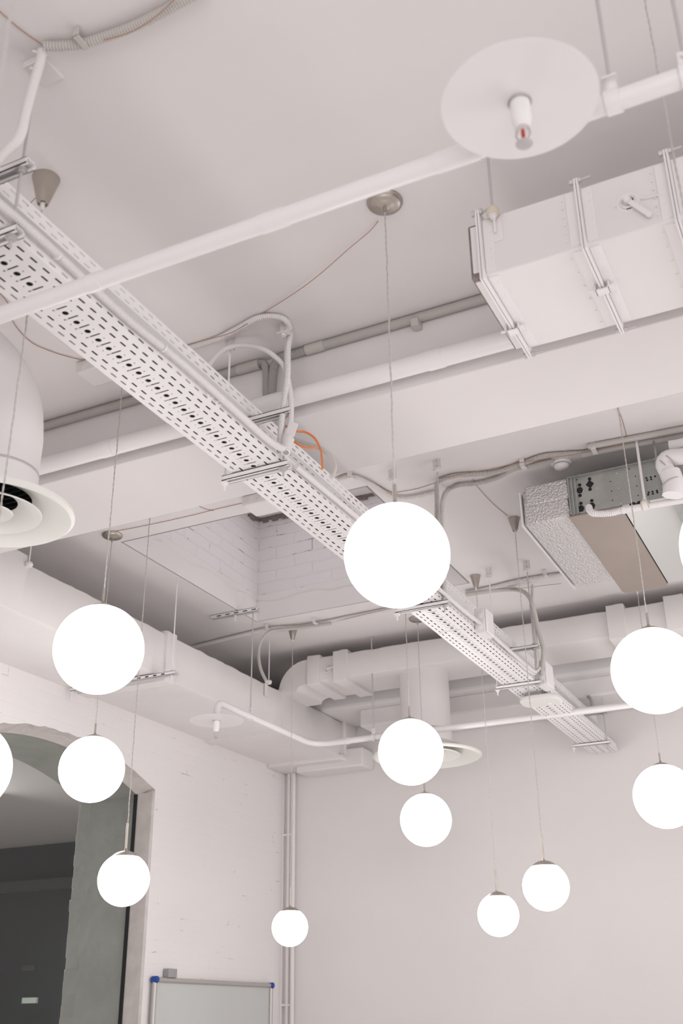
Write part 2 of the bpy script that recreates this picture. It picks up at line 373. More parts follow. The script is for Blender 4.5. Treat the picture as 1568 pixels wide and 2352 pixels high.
# the hall beyond the pane
HZ = 1.6 + 1.9; HYB = 9.94
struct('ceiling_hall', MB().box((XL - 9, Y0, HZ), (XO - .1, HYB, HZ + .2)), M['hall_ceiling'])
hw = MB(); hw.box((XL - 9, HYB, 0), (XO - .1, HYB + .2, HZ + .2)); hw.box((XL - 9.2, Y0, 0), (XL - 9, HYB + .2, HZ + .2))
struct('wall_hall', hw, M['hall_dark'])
a = at(0, 2028, 'y', HYB - .1); b = at(0, 2050, 'y', HYB - .1)
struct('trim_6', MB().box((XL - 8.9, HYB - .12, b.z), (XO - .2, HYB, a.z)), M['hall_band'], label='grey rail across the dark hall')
for i, (px, py, w_) in enumerate(((70, 2222, .11), (72, 2296, .12))):
    p = at(px, py, 'y', HYB - .02); t = MB().box((p.x - w_, HYB - .03, p.z - .035), (p.x + w_*.6, HYB, p.z + .02))
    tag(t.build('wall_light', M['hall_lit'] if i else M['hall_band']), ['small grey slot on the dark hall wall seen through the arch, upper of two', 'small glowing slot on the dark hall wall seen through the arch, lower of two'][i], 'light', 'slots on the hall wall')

# ------------------------------------------------------------------ PENDANTS
def pendant(label, top, gc, R, kind, cone_r=0.036, cord_top=None):
    """top: point on the ceiling; gc: globe centre; kind: disc or cone canopy"""
    top = V(top); t = thing('pendant_lamp', label, 'lamp', top, 'globe pendants'); x, y, zc = top
    if kind == 'disc':
        c = MB(); c.lathe((x, y, zc), [(0.0, 0), (.058, 0), (.060, -.006), (.057, -.013), (.048, -.018), (.036, -.019), (.026, -.022), (.012, -.026), (.0, -.027)], 40)
        c.cyl((x, y, zc - .026), (x, y, zc - .046), .0055, seg=12); zk = zc - .046
    else:
        r = cone_r; h = r*2.35
        c = MB(); c.lathe((x, y, zc), [(0, 0), (r, 0), (r, -.003), (r*.42, -h), (r*.36, -h - .001), (r*.30, -h + .006), (0, -h + .006)], 36); zk = zc - h - .02
    c.build('canopy', M['nickel'], t)
    if kind == 'cone':
        g = MB(); g.lathe((x, y, zc - h), [(0, .005), (r*.17, .004), (r*.17, -.012), (.004, -.024), (0, -.024)], 14); g.build('cord_grip', M['plastic'], t)
    rod = 0.075 if kind == 'disc' or R > .14 else 0.135
    if R < .125: rod = 0.13
    zr = gc[2] + R*.985 + rod
    cd = MB(); pts = [V((x, y, zk)).lerp(V((gc[0], gc[1], zr)), i/40) + V((rnd.uniform(-1, 1)*.0012, rnd.uniform(-1, 1)*.0012, 0))*(0 < i < 40) for i in range(41)]
    for ph in (0, PI):
        q = []
        for i in range(161):
            f = i/160; p = pts[0].lerp(pts[-1], f); k = min(39, int(f*40)); base = pts[k].lerp(pts[k+1], f*40 - k)
            a = f*PI*2*(pts[0] - pts[-1]).length/.05 + ph; q.append(base + V((math.cos(a)*.0013, math.sin(a)*.0013, 0)))
        cd.sweep(q, .0017, 6)
    cd.build('cord', M['cord'], t)
    sx, sy, sz = gc[0], gc[1], gc[2]
    st = MB(); st.cyl((sx, sy, zr), (sx, sy, sz + R*.96), .0052, seg=12); st.lathe((sx, sy, sz + R*1.07), [(.0052, .012), (.008, .004), (.011, -.002)], 14); st.build('stem', M['nickel'], t)
    cap_a = math.radians(33 if R < .125 else 17)
    cp = MB(); k = 8; prof = [(R*1.012*math.sin(cap_a*i/k), R*1.012*math.cos(cap_a*i/k) + R*.065*(1 - (i/k)**2)) for i in range(0, k+1)]
    prof += [(R*1.0*math.sin(cap_a), R*1.0*math.cos(cap_a) - .003)]
    cp.lathe((sx, sy, sz), prof, 40); cp.build('cap', M['nickel'], t)
    gl = MB(); k = 32; a0 = cap_a*.9
    gl.lathe((sx, sy, sz), [(R*math.sin(a0 + (PI - a0)*i/k), R*math.cos(a0 + (PI - a0)*i/k)) for i in range(k+1)], 56)
    gl.build('globe', M['globe'], t, smooth=180)
    return t
def radius(px, gc):  # metric radius of a globe seen px pixels in radius
    return px/FPX*(V(gc) - EYE).length*0.965
def hang(label, cpx, zc, gpx, rpx, kind, cr=.036):
    top = at(*cpx, 'z', zc); gc = drop(*gpx, top); gc.x, gc.y = top.x, top.y
    return pendant(label, top, gc, radius(rpx, gc), kind, cr)
hang('large glowing white globe pendant in the middle, in front of the long cable tray', (883, 462), Z1, (910, 1275), 125, 'disc')
hang('glowing white globe pendant below the biggest left one, in front of the arch top', (258, 1228), Z2, (221, 1767), 73.5, 'disc')
hang('globe pendant cut by the left edge, hung from the large nickel cone', (106, 410), Z1, (-57.5, 1764), 99, 'cone', .044)
hang('glowing white globe pendant low on the back wall, right under another globe', (958, 1420), Z2, (982, 1883), 58.5, 'disc')
hang('small capped globe pendant, lower left of the pair before the back wall', (1091, 1322), Z2, (1149, 2101), 45.5, 'cone', .034)
hang('small capped globe pendant, upper right of the pair before the back wall', (1180, 1190), Z2, (1255, 2036), 51.5, 'cone', .034)
hang('smallest capped globe pendant, beside the corner pipes above the whiteboard', (672, 1444), Z2, (666, 2130), 40, 'cone', .034)
def hang_at(label, gpx, rpx, R, zc, kind, cr=.036):
    d = ray(*gpx).normalized(); gc = EYE + d*(R*FPX/rpx/0.965)
    return pendant(label, (gc.x, gc.y, zc), gc, R, kind, cr)
hang_at('largest globe pendant on the left, in front of the wrapped duct and slotted channel', (227, 1491), 103, .163, Z1, 'disc')
hang_at('glowing white globe pendant right above the lower globe at the back wall', (943, 1727), 75.5, .175, Z2, 'disc')
hang_at('small capped globe pendant hanging in front of the window jamb above the whiteboard', (284, 2020), 57, .1135, Z2, 'cone')
hang_at('large globe pendant on the right, hung behind the beam below the brown plate', (1503, 1540), 97, .172, Z2, 'disc')
hang('globe pendant at the right, lower of the two, cut by the picture edge', (1459, 1331), Z2, (1526, 1829), 69, 'cone', .034)
tp = at(1541, 327, 'z', Z1); d = ray(1541, 327); L = 0.12*FPX/140/.965
gd = ray(1685, 1255).normalized()*L; s = math.hypot(gd.x, gd.y); h = math.hypot(d.x, d.y)
pendant('globe pendant only just showing at the right edge beside the fan unit', (d.x/h*s, d.y/h*s, Z1), EYE + V((d.x/h*s, d.y/h*s, gd.z)), .12, 'disc')
d = ray(14, 103); h = math.hypot(d.x, d.y); s = 1.30
pendant('pendant whose grey cord runs down the upper left corner of the picture', (d.x/h*s, d.y/h*s, Z1), (d.x/h*s, d.y/h*s, 1.6 + .25), .12, 'disc')

# ------------------------------------------------------------------ CABLE TRAYS
PT = 0.0501; TYC = 1.943; TW = 0.0975; TH = 0.052
def slot_poly(cu, cv, hu, hv):
    """round-ended slot, long axis along v if hv>hu"""
    out = []; k = 4
    if hv >= hu:
        for i in range(k + 1): a = PI*i/k; out.append((cu + hu*math.cos(a), cv + hv - hu + hu*math.sin(a)))
        for i in range(k + 1): a = PI + PI*i/k; out.append((cu + hu*math.cos(a), cv - hv + hu + hu*math.sin(a)))
    else:
        for i in range(k + 1): a = -PI/2 + PI*i/k; out.append((cu + hu - hv + hv*math.cos(a), cv + hv*math.sin(a)))
        for i in range(k + 1): a = PI/2 + PI*i/k; out.append((cu - hu + hv + hv*math.cos(a), cv + hv*math.sin(a)))
    return out
def circ(cu, cv, r, k=12): return [(cu + r*math.cos(2*PI*i/k), cv + r*math.sin(2*PI*i/k)) for i in range(k)]
def cell(u0, u1, v0, v1, holes):
    rect = [(u0, v0), (u1, v0), (u1, v1), (u0, v1)]; loops = [rect] + [h[::-1] for h in holes]
    pts = [p for l in loops for p in l]
    tris = tessellate_polygon([[V((p[0], p[1], 0)) for p in l] for l in loops])
    return pts, [tuple(t) for t in tris]
HP = PT/2
SL = lambda u, ph: slot_poly(u, ph, .0035, .0143)
def period():
    """one pitch of the pattern, v in [-HP, HP] about a round hole; u unrolled across the tray"""
    cells = []
    E = 1e-6
    def half_row(a, b, u):   # slots centred half way between round holes: shift the cell by HP
        p, t = cell(a, b, 0, PT, [SL(u, HP)]); cells.append((p, t))
    def row(a, b, u): cells.append(cell(a, b, -HP, HP, [SL(u, 0)]))
    def plain(a, b): cells.append(cell(a, b, -HP, HP, []))
    W = TW
    plain(-W - TH, -W - .044); row(-W - .044, -W - .025, -W - .037); half_row(-W - .025, -W - .004, -W - .012)
    half_row(-W - .004, -.065, -.0768); row(-.065, -.040, -.0525)
    cells.append(cell(-.040, .040, -HP, HP, [circ(0, 0, .0098), circ(-.0215, 0, .0028, 8), circ(.0215, 0, .0028, 8)]))
    row(.040, .064, .0515); half_row(.064, W + .004, .0782)
    half_row(W + .004, W + .025, W + .012); row(W + .025, W + .044, W + .037); plain(W + .044, W + TH)
    return cells
def centre_period():  # centre band replaced by one that also has the cross slot between round holes
    return cell(-.040, .040, -.0125, PT - .0125, [circ(0, 0, .0098), circ(-.0215, .001, .0028, 8), circ(.0215, -.001, .0028, 8), slot_poly(0, HP, .0265, .0029)])
PER = period(); PER[5] = centre_period()
LIP = .010
def tray_section(parent, xc, z, k0, k1, y0c, cut=0.0):
    m = MB()
    def place(u, v):
        if u < -TW: return V((xc - TW, v, z + (-TW - u)))
        if u > TW: return V((xc + TW, v, z + (u - TW)))
        return V((xc + u, v, z))
    for k in range(k0, k1):
        for pts, tris in PER:
            # cells that straddle the fold are split by clamping: fold sits inside a narrow solid band
            vs = [place(p[0], y0c + p[1] + k*PT) for p in pts]; m.add(vs, tris)
    ya, yb = y0c + k0*PT, y0c + k1*PT
    for sgn in (-1, 1):
        x = xc + sgn*TW; zt_ = z + TH
        m.add([(x, ya - HP, zt_), (x, yb - HP, zt_), (x - sgn*LIP, yb - HP, zt_ + .001), (x - sgn*LIP, ya - HP, zt_ + .001)], [(0, 1, 2, 3)])
    return m.build('tray_section', M['steel_white'], parent, smooth=0, solid=.0014)
# make the folds exact: cells spanning +-TW need their own vertices at the fold, so stop and restart there
def split_fold():
    out = []
    for pts, tris in PER:
        us = [p[0] for p in pts]; a, b = min(us), max(us); v0, v1 = min(p[1] for p in pts), max(p[1] for p in pts)
        f = TW if a < TW < b else (-TW if a < -TW < b else None)
        if f is None: out.append((pts, tris)); continue
        big = pts[4:]
        c = (sum(p[0] for p in big)/len(big)) if big else None
        if c is None: out.append(cell(a, f, v0, v1, [])); out.append(cell(f, b, v0, v1, [])); continue
        hole = big[::-1]
        if c < f: out.append(cell(a, f, v0, v1, [hole])); out.append(cell(f, b, v0, v1, []))
        else: out.append(cell(a, f, v0, v1, [])); out.append(cell(f, b, v0, v1, [hole]))
    return out
PER = split_fold()
TXC, TZ = -1.8105, 1.6 + 1.84
def kof(y): return int(round((y - TYC)/PT))
tl = thing('cable_tray', 'long white perforated cable tray, lower run with the slotted underside', 'cable tray', (TXC, 1.0, TZ))
cuts = [kof(1.0), kof(2.60), kof(5.05), kof(6.9), kof(YB - .03)]
for i in range(len(cuts) - 1): tray_section(tl, TXC, TZ + (0.0 if i % 2 == 0 else .0018), cuts[i], cuts[i+1], TYC)
for i in (1, 2):  # coupling plates and bolts at the joints
    y = TYC + cuts[i]*PT - HP
    for sd in (-1, 1):
        cp = MB(); cp.box((TXC + sd*(TW + .001), y - .05, TZ + .016), (TXC + sd*(TW + .0035), y + .05, TZ + .034))
        for e in (-.035, -.015, .015, .035): cp.cyl((TXC + sd*TW, y + e, TZ + .025), (TXC + sd*(TW + .007), y + e, TZ + .025), .005, seg=8)
        cp.build('coupling_plate', M['steel_white'], tl)
UXC, UZ = -1.83 - TW, 1.6 + 2.0625
tu = thing('cable_tray', 'white perforated cable tray, upper run with only its side flange showing', 'cable tray', (UXC, 1.0, UZ))
for a, b in ((1.0, 2.585), (2.585, 5.3), (5.3, 8.15)): tray_section(tu, UXC, UZ + (.002 if a == 2.585 else 0), kof(a), kof(b), TYC + .012)
cp = MB(); yj = TYC + .012 + kof(2.585)*PT - HP
for e in (-.03, .03, .09): cp.cyl((UXC + TW, yj + e, UZ + .04), (UXC + TW + .006, yj + e, UZ + .04), .005, seg=8)
cp.build('bolts', M['steel_white'], tu)
for i in range(11):
    x = TXC - .060 + i*.0145 + (0.004 if i > 2 else -.012)
    q = [V((x + rnd.uniform(-.003, .003), 0.9 + (YB - .95)*k/24, TZ + .010 + rnd.random()*.004)) for k in range(25)]
    tag(MB().sweep(q, .0068, 7).build('data_cable', M['dark_cable']), 'dark grey cable lying along the bottom of the lower tray, glimpsed through its slots', 'cable', 'cables lying in the lower tray')

# trapeze hangers
def channel(mb, x0, x1, y, z, w=.018, h=.020, t=.0025):
    """strut channel along x, open side down; z is its top"""
    mb.box((x0, y - w, z - t), (x1, y + w, z)); mb.box((x0, y - w, z - h), (x1, y - w + t, z)); mb.box((x0, y + w - t, z - h), (x1, y + w, z))
    mb.box((x0, y - w, z - h), (x1, y - w*.45, z - h + t)); mb.box((x0, y + w*.45, z - h), (x1, y + w, z - h + t))
def nut(mb, p, r=.010, h=.008): mb.cyl(p - V((0, 0, h/2)), p + V((0, 0, h/2)), r, seg=6)
def trapeze(label, y, zc, rods=(-1.947, -1.70), lo=(-1.95, -1.675), up=True, top_l=None):
    t = thing('tray_hanger', label, 'hanger', (TXC, y, zc), 'trapeze hangers of the cable trays')
    m = MB(); channel(m, lo[0], lo[1], y, TZ - .002); m.build('lower_channel', M['steel_white'], t)
    if up: m = MB(); channel(m, rods[0] - .10, rods[1] + .03, y, UZ - .003); m.build('upper_channel', M['steel_white'], t)
    for i, x in enumerate(rods):
        r = MB(); r.cyl((x, y, TZ - .055), (x, y, zc), .0042, seg=8)
        for z in ((TZ - .030, TZ + .004, UZ - .030, UZ + .006) if up else (TZ - .030, TZ + .004)): nut(r, V((x, y, z)))
        r.cyl((x, y, TZ - .026), (x, y, TZ - .0235), .016, seg=14)
        if up: r.cyl((x, y, UZ - .026), (x, y, UZ - .0235), .016, seg=14)
        r.build('rod', M['rod'] if i else M['steel_white'], t)
        b = MB(); b.box((x - .022, y - .002, zc - .062), (x + .022, y + .002, zc)); b.box((x - .022, y - .002, zc - .064), (x + .022, y - .030, zc - .060))
        b.cyl((x, y - .004, zc - .025), (x, y + .001, zc - .025), .008, seg=8); nut(b, V((x, y - .015, zc - .07)), .010, .010)
        b.build('ceiling_bracket', M['plastic'], t)
    return t
trapeze('tray hanger nearest the camera, cut by the left edge of the picture', 1.60, Z1)
trapeze('tray hanger just before the beam, with conduits climbing its rod', 3.02, Z1)
trapeze('tray hanger just behind the big middle globe', 4.61, Z2)
trapeze('tray hanger beside the small white router under the tray', 6.115, Z2)
trapeze('last tray hanger, close to the back wall', 7.82, Z2)

# ------------------------------------------------------------------ CONDUITS ON AND BY THE TRAYS
XS = TXC + TW + .022
def cond(label, pts, r, m, kind='flex', pitch=.008, name='conduit', group=None, cat='conduit'):
    mb = MB()
    if kind == 'flex': flex(mb, pts, r, pitch)
    else: pipe(mb, pts, r, 12)
    o = mb.build(name, M[m]); tag(o, label, cat, group); return o
P = lambda px, py, ax, v: at(px, py, ax, v)
# along the side of the lower tray, up past the second hanger and over to the ceiling
z0 = TZ + .030
side = [V((XS, 0.8, z0 + .02))] + [V((XS + .004*math.sin(k), 1.1 + k*.2, z0 + .004*math.cos(k*2))) for k in range(9)] + [V((XS + .004, 2.90, z0 - .004)), V((XS + .018, 2.985, z0 + .005))]
c1 = [P(642, 1040, 'y', 3.01), P(645, 985, 'y', 3.01), P(652, 925, 'y', 3.015), P(660, 860, 'y', 3.02), P(661, 800, 'y', 3.03), P(666, 762, 'y', 3.05), P(655, 735, 'z', Z1 - .02), P(625, 726, 'z', Z1 - .015), P(590, 731, 'z', Z1 - .015), P(550, 752, 'z', Z1 - .014), P(500, 778, 'z', Z1 - .014), P(440, 798, 'z', Z1 - .014), P(380, 812, 'z', Z1 - .014)]
cond('white corrugated conduit lying along the side of the lower tray', side + [V((XS + .022, 3.02, z0 + .06))], .0125, 'flex_white')
cond('white corrugated conduit climbing the hanger rod and bending across the front ceiling', c1, .0115, 'flex_white')
cond('smooth white cable arching from the upper tray beside the second hanger', [P(478, 842, 'z', Z1 - .16), P(500, 815, 'z', Z1 - .10), P(525, 798, 'z', Z1 - .06), P(560, 793, 'y', 3.0), P(605, 802, 'y', 3.0), P(637, 824, 'y', 3.02), P(652, 842, 'y', 3.03), P(662, 875, 'y', 3.03), P(668, 920, 'y', 3.03), P(668, 960, 'y', 3.03), P(663, 1000, 'y', 3.03)], .0100, 'flex_white', 'pipe', name='cable', cat='cable')
t = thing('conduit_fitting', 'white threaded conduit fitting at the foot of the second hanger', 'fitting', P(660, 1030, 'y', 3.0))
a, b = P(663, 990, 'y', 3.03), P(657, 1034, 'y', 2.99)
m = MB(); m.cyl(a, a.lerp(b, .45), .017, .021, 16); m.cyl(a.lerp(b, .45), b, .021, .018, 16); m.build('fitting_body', M['plastic'], t)
m = MB(); m.cyl(b, b + (b - a)*.12, .0165, seg=16); m.build('collar', M['plastic'], t)
m = MB(); m.cyl(b + (b - a)*.12, b + (b - a)*.125, .011, seg=16); m.build('opening', M['galv'], t)
a = P(670, 985, 'y', 3.0); ux = (P(686, 972, 'y', 3.0) - P(668, 966, 'y', 3.0)).normalized(); uy = (P(678, 990, 'y', 3.0) - P(684, 972, 'y', 3.0)).normalized()
tag(MB().obox(a, ux, uy, ux.cross(uy), (.020, .026, .0012)).build('label_tag', M['white']), 'blank white tag tied to the conduits at the second hanger', 'tag')
m = MB(); pipe(m, [P(650, 975, 'y', 3.05), P(664, 984, 'y', 3.06), P(680, 991, 'y', 3.10), P(700, 992, 'y', 3.12), P(722, 1006, 'y', 3.12), P(735, 1030, 'y', 3.10), P(739, 1052, 'y', 3.06), P(740, 1078, 'y', 3.02)], .0042, 8)
pipe(m, [P(664, 1000, 'y', 3.06), P(676, 1015, 'y', 3.06), P(690, 1024, 'y', 3.06), P(705, 1029, 'y', 3.06), P(724, 1028, 'y', 3.07)], .0042, 8)
tag(m.build('patch_cable', M['orange']), 'bright orange cable looping out of the upper tray', 'cable')
cond('grey corrugated hose looping behind the orange cable', [P(672, 1008, 'y', 3.16), P(700, 1018, 'y', 3.18), P(735, 1030, 'y', 3.18), P(760, 1050, 'y', 3.18), P(769, 1072, 'y', 3.17), P(762, 1095, 'y', 3.14)], .0085, 'flex_grey')
for q, lab in (((505, 938), 'thin white tie round the tray conduit before the second hanger'), ((371, 852), 'thin white tie round the tray conduit in the middle of the near run'), ((131, 595), 'thin white tie round the tray conduit before the big sprinkler pipe')):
    p = P(*q, 'x', XS); p.x, p.z = XS, z0
    tag(MB().cyl(p - V((0, .003, 0)), p + V((0, .003, 0)), .0142, seg=14).build('cable_tie', M['plastic']), lab, 'cable tie', 'cable ties')

# top left: conduit along the front ceiling, then dropping to the tray
zc = Z1 - .018
cond('corrugated grey conduit crossing the ceiling in the upper left corner', [P(470, -25, 'z', zc), P(420, 2, 'z', zc), P(365, 32, 'z', zc), P(300, 63, 'z', zc), P(240, 85, 'z', zc), P(185, 101, 'z', zc), P(140, 105, 'z', zc), P(104, 106, 'z', zc)], .0145, 'flex_grey', pitch=.0085)
yy = at(92, 125, 'z', Z1 - .02).y
cond('corrugated conduit dropping from the ceiling to the tray in the upper left corner', [P(97, 116, 'y', yy), P(90, 150, 'y', yy), P(75, 200, 'y', yy - .01), P(60, 255, 'y', yy - .02), P(50, 300, 'y', yy - .03), P(38, 325, 'y', yy - .05), P(10, 352, 'y', yy - .07), P(-25, 395, 'y', yy - .08)], .0135, 'flex_white', pitch=.0085)
def clip(label, px, py, z, w=.022, h=.03, m='plastic', group='conduit clips'):
    p = at(px, py, 'z', z - .03); t = MB(); t.box((p.x - w/2, p.y - .004, z - h), (p.x + w/2, p.y + .030, z - h + .004)); t.box((p.x - w/2, p.y - .022, z - h), (p.x + w/2, p.y - .018, z)); t.box((p.x - w/2, p.y - .022, z - h), (p.x + w/2, p.y, z - h + .004))
    tag(t.build('conduit_clip', M[m], bevel=.002), label, 'clip', group)
clip('grey clip holding the conduit in the upper left corner', 184, 92, Z1, .020, .036, 'flex_grey')
p = at(92, 150, 'z', Z1); m = MB().box((p.x - .035, p.y - .03, Z1 - .010), (p.x + .035, p.y + .06, Z1))
m.cyl(P(74, 117, 'z', Z1 - .02), P(110, 128, 'z', Z1 - .02), .004, seg=8)
tag(m.build('ceiling_plate', M['plastic'], bevel=.004), 'small white mounting plate where the conduit leaves the ceiling', 'plate')

def wire(label, pts, r=.0016, m='copper', group='thin brown wires on the ceilings'):
    t = MB(); pipe(t, pts, r, 6, .03); tag(t.build('lamp_wire', M[m]), label, 'wire', group)
k = Z1 - .004
wire('thin brown wire entering at the upper left corner beside the cords', [P(-20, 8, 'z', k), P(40, 62, 'z', k), P(97, 103, 'z', k)])
wire('thin brown wire under the corrugated conduit in the upper left corner', [P(238, 92, 'z', Z1 - .036), P(290, 78, 'z', Z1 - .04), P(330, 58, 'z', Z1 - .04), P(365, 32, 'z', Z1 - .038), P(405, -5, 'z', Z1 - .034)])
wire('brown wire sagging from the front nickel disc towards the tray', [P(868, 508, 'z', k), P(850, 530, 'z', k - .01), P(800, 572, 'z', k - .02), P(740, 625, 'z', k - .025), P(695, 660, 'z', k - .02), P(650, 690, 'z', k - .012), P(590, 728, 'z', k), P(560, 748, 'z', Z1 - .03), P(520, 768, 'z', Z1 - .03), P(436, 790, 'z', Z1 - .03)])
wire('brown wire looping on the front ceiling left of the tray', [P(-10, 662, 'z', k), P(20, 700, 'z', k), P(30, 740, 'z', k), P(70, 785, 'z', k), P(120, 808, 'z', k), P(160, 820, 'z', k), P(200, 826, 'z', k), P(270, 800, 'z', k)])
wire('short brown wire behind the big nickel cone', [P(84, 452, 'z', Z1 - .02), P(72, 464, 'z', Z1 - .02), P(40, 500, 'z', Z1 - .01)])
k = Z2 - .004
wire('straight brown wire along the rear ceiling to the left nickel disc', [P(262, 1221, 'z', k), P(340, 1206, 'z', k), P(440, 1184, 'z', k), P(487, 1172, 'z', k), P(560, 1155, 'z', k), P(640, 1138, 'z', k)])
wire('short brown wire branching off beside the recess', [P(452, 1160, 'z', k), P(470, 1169, 'z', k), P(490, 1173, 'z', k)])
wire('brown wire at the middle globe along the far side of the beam', [P(770, 1098, 'z', k), P(800, 1087, 'z', k), P(850, 1105, 'z', k), P(885, 1124, 'z', k), P(906, 1131, 'z', k), P(960, 1122, 'z', k), P(1004, 1108, 'z', k), P(1060, 1094, 'z', k)])
wire('short slanting brown wire below the beam on the right', [P(1418, 938, 'z', k), P(1430, 970, 'z', k), P(1443, 1018, 'z', k)])
wire('brown wire running to the nickel cone beside the foil duct', [P(1086, 1100, 'z', k), P(1098, 1120, 'z', k), P(1130, 1155, 'z', k), P(1166, 1186, 'z', k)])
wire('faint brown wire along the rear ceiling above the smallest globe', [P(690, 1443, 'z', Z2 - .03), P(760, 1430, 'z', Z2 - .03), P(830, 1413, 'z', Z2 - .03), P(920, 1392, 'z', Z2 - .03)])
wire('pale brown wires on the rear ceiling left of the foil duct', [P(1110, 1363, 'z', Z2 - .03), P(1190, 1352, 'z', Z2 - .03), P(1290, 1340, 'z', Z2 - .03)])
wire('brown wire along the grey conduit on the right of the rear ceiling', [P(1005, 1100, 'z', Z2 - .035), P(1100, 1082, 'z', Z2 - .035), P(1200, 1062, 'z', Z2 - .04), P(1340, 1040, 'z', Z2 - .04), P(1443, 1018, 'z', Z2 - .04)])

# ------------------------------------------------------------------ PIPES ON THE BEAM
bp = thing('heating_pipe', 'thick white pipe running along the front of the ceiling beam', 'pipe', (-1.5, YF - .07, ZB + .05))
m = MB(); zp = 1.6 + 2.196; m.cyl((-4.4, YF - .068, zp), (1.5, YF - .068, zp), .037, seg=20); m.build('pipe_run', M['white'], bp)
for qx in (248, 1000):
    p = at(qx, 1030 if qx < 500 else 825, 'y', YF - .07); m = MB(); m.cyl((p.x - .03, YF - .068, zp), (p.x + .03, YF - .068, zp), .0395, seg=20); m.build('pipe_joint', M['white'], bp)
# grey pipe in the corner of front ceiling and beam, two runs turning down behind the white pipe
yg, zg = YF - .022, Z1 - .022
A = P(598, 828, 'y', yg); t = thing('conduit', 'grey rigid conduit in the ceiling corner left of the tray, turning down at its end', 'conduit', (A.x, yg, zg))
m = MB(); m.cyl((-3.9, yg, zg), (P(560, 840, 'y', yg).x, yg, zg), .0185, seg=14); m.build('pipe_run', M['grey_plastic'], t)
m = MB(); m.cyl((P(556, 840, 'y', yg).x - .02, yg, zg), (P(596, 831, 'y', yg).x, yg, zg), .021, seg=14); m.build('sleeve', M['flex_grey'], t)
m = MB(); flex(m, [V((A.x - .02, yg, zg)), P(606, 836, 'y', yg), P(612, 860, 'y', yg), P(612, 900, 'y', yg), P(616, 960, 'y', yg), P(618, 1000, 'y', yg)], .0165, .008); m.build('flexible_end', M['grey_plastic'], t)
A = P(745, 797, 'y', yg); t = thing('conduit', 'grey rigid conduit in the ceiling corner right of the tray, bending down', 'conduit', (A.x, yg, zg))
m = MB(); m.cyl((A.x, yg, zg), (1.5, yg, zg), .0185, seg=14); m.build('pipe_run', M['grey_plastic'], t)
B = P(703, 808, 'y', yg); m = MB(); m.cyl((B.x, yg, zg), (A.x, yg, zg), .021, seg=14); m.build('sleeve', M['flex_grey'], t)
m = MB(); flex(m, [V((B.x, yg, zg)), P(670, 815, 'y', yg), P(645, 820, 'y', yg), P(631, 835, 'y', yg), P(625, 870, 'y', yg), P(622, 930, 'y', yg), P(621, 1000, 'y', yg)], .0165, .008); m.build('flexible_end', M['grey_plastic'], t)
for x_ in (956,):
    p = P(x_, 740, 'y', yg); m = MB().box((p.x - .015, yg - .025, zg - .045), (p.x + .015, YF, zg - .012)); tag(m.build('pipe_clip', M['flex_grey'], bevel=.003), 'small grey clip under the ceiling corner conduit', 'clip')
# joint fitting and clamp boxes at the hanger on the beam
p = P(590, 850, 'y', YF - .01)

# ------------------------------------------------------------------ SPRINKLER PIPES
py_, pz = 1.756, 1.6 + 1.73
sp = thing('sprinkler_pipe', 'thick white sprinkler pipe with wide disc and red bulb crossing the whole picture', 'pipe', (-.9, py_, pz))
m = MB(); m.cyl((-3.4, py_, pz), (1.6, py_, pz), .0222, seg=24); m.build('pipe_run', M['white'], sp)
m = MB()
for px, hw in ((628, .035), (1060, .05), (235, .02)):
    p = at(px, 500, 'y', py_); m = MB(); m.cyl((p.x - hw, py_, pz), (p.x + hw, py_, pz), .0243, seg=24); m.build('pipe_joint', M['white'], sp)
PX, PY, PZ = -.379, 1.621, 1.6 + 1.68
m = MB(); m.cyl((PX, py_, pz), (PX, PY + .03, pz), .022, seg=16); m.cyl((PX, PY, pz + .005), (PX, PY, PZ + .005), .018, seg=16); m.lathe((PX, PY + .015, pz), [(0, -.03), (.024, -.03), (.03, 0), (.024, .03), (0, .03)], 16); m.build('branch', M['white'], sp)
def sprinkler(pipe_thing, x, y, z, R, k=1.0, bulb='red'):
    m = MB(); m.lathe((x, y, z), [(0, .0), (.0185*k, 0), (.0185*k, -.040*k), (.0165*k, -.052*k), (.0135*k, -.058*k), (.0135*k, -.064*k), (0, -.064*k)], 20); t = m.build('sprinkler_head', M['white'], pipe_thing)
    m = MB(); m.lathe((x, y, z), [(.012*k, .0035), (R*.5, .002), (R, 0), (R, -.0015), (R*.5, .0003), (.012*k, .0015)], 64); m.build('shield_disc', M['white'], t)
    m = MB(); m.lathe((x, y, z), [(0, .004), (.0205*k, .004), (.0215*k, 0), (.0205*k, -.004)], 24); m.build('washer', M['rod'], t)
    m = MB(); zb = z - .064*k
    for s in (-1, 1):
        m.sweep([(x + s*.010*k, y, zb), (x + s*.013*k, y, zb - .012*k), (x + s*.008*k, y, zb - .026*k), (x, y, zb - .032*k)], .0022*k, 6)
    m.lathe((x, y, zb - .034*k), [(0, .002), (.012, .002), (.0155*k, 0), (.012*k, -.001), (0, -.001)], 14); m.build('frame', M['rod'], t)
    m = MB(); m.lathe((x, y, zb), [(0, 0), (.0028*k, -.002), (.0036*k, -.012*k), (.0028*k, -.024*k), (0, -.028*k)], 10); m.build('bulb', M[bulb], t)
    return t
sprinkler(sp, PX, PY, PZ, .158, 1.13)
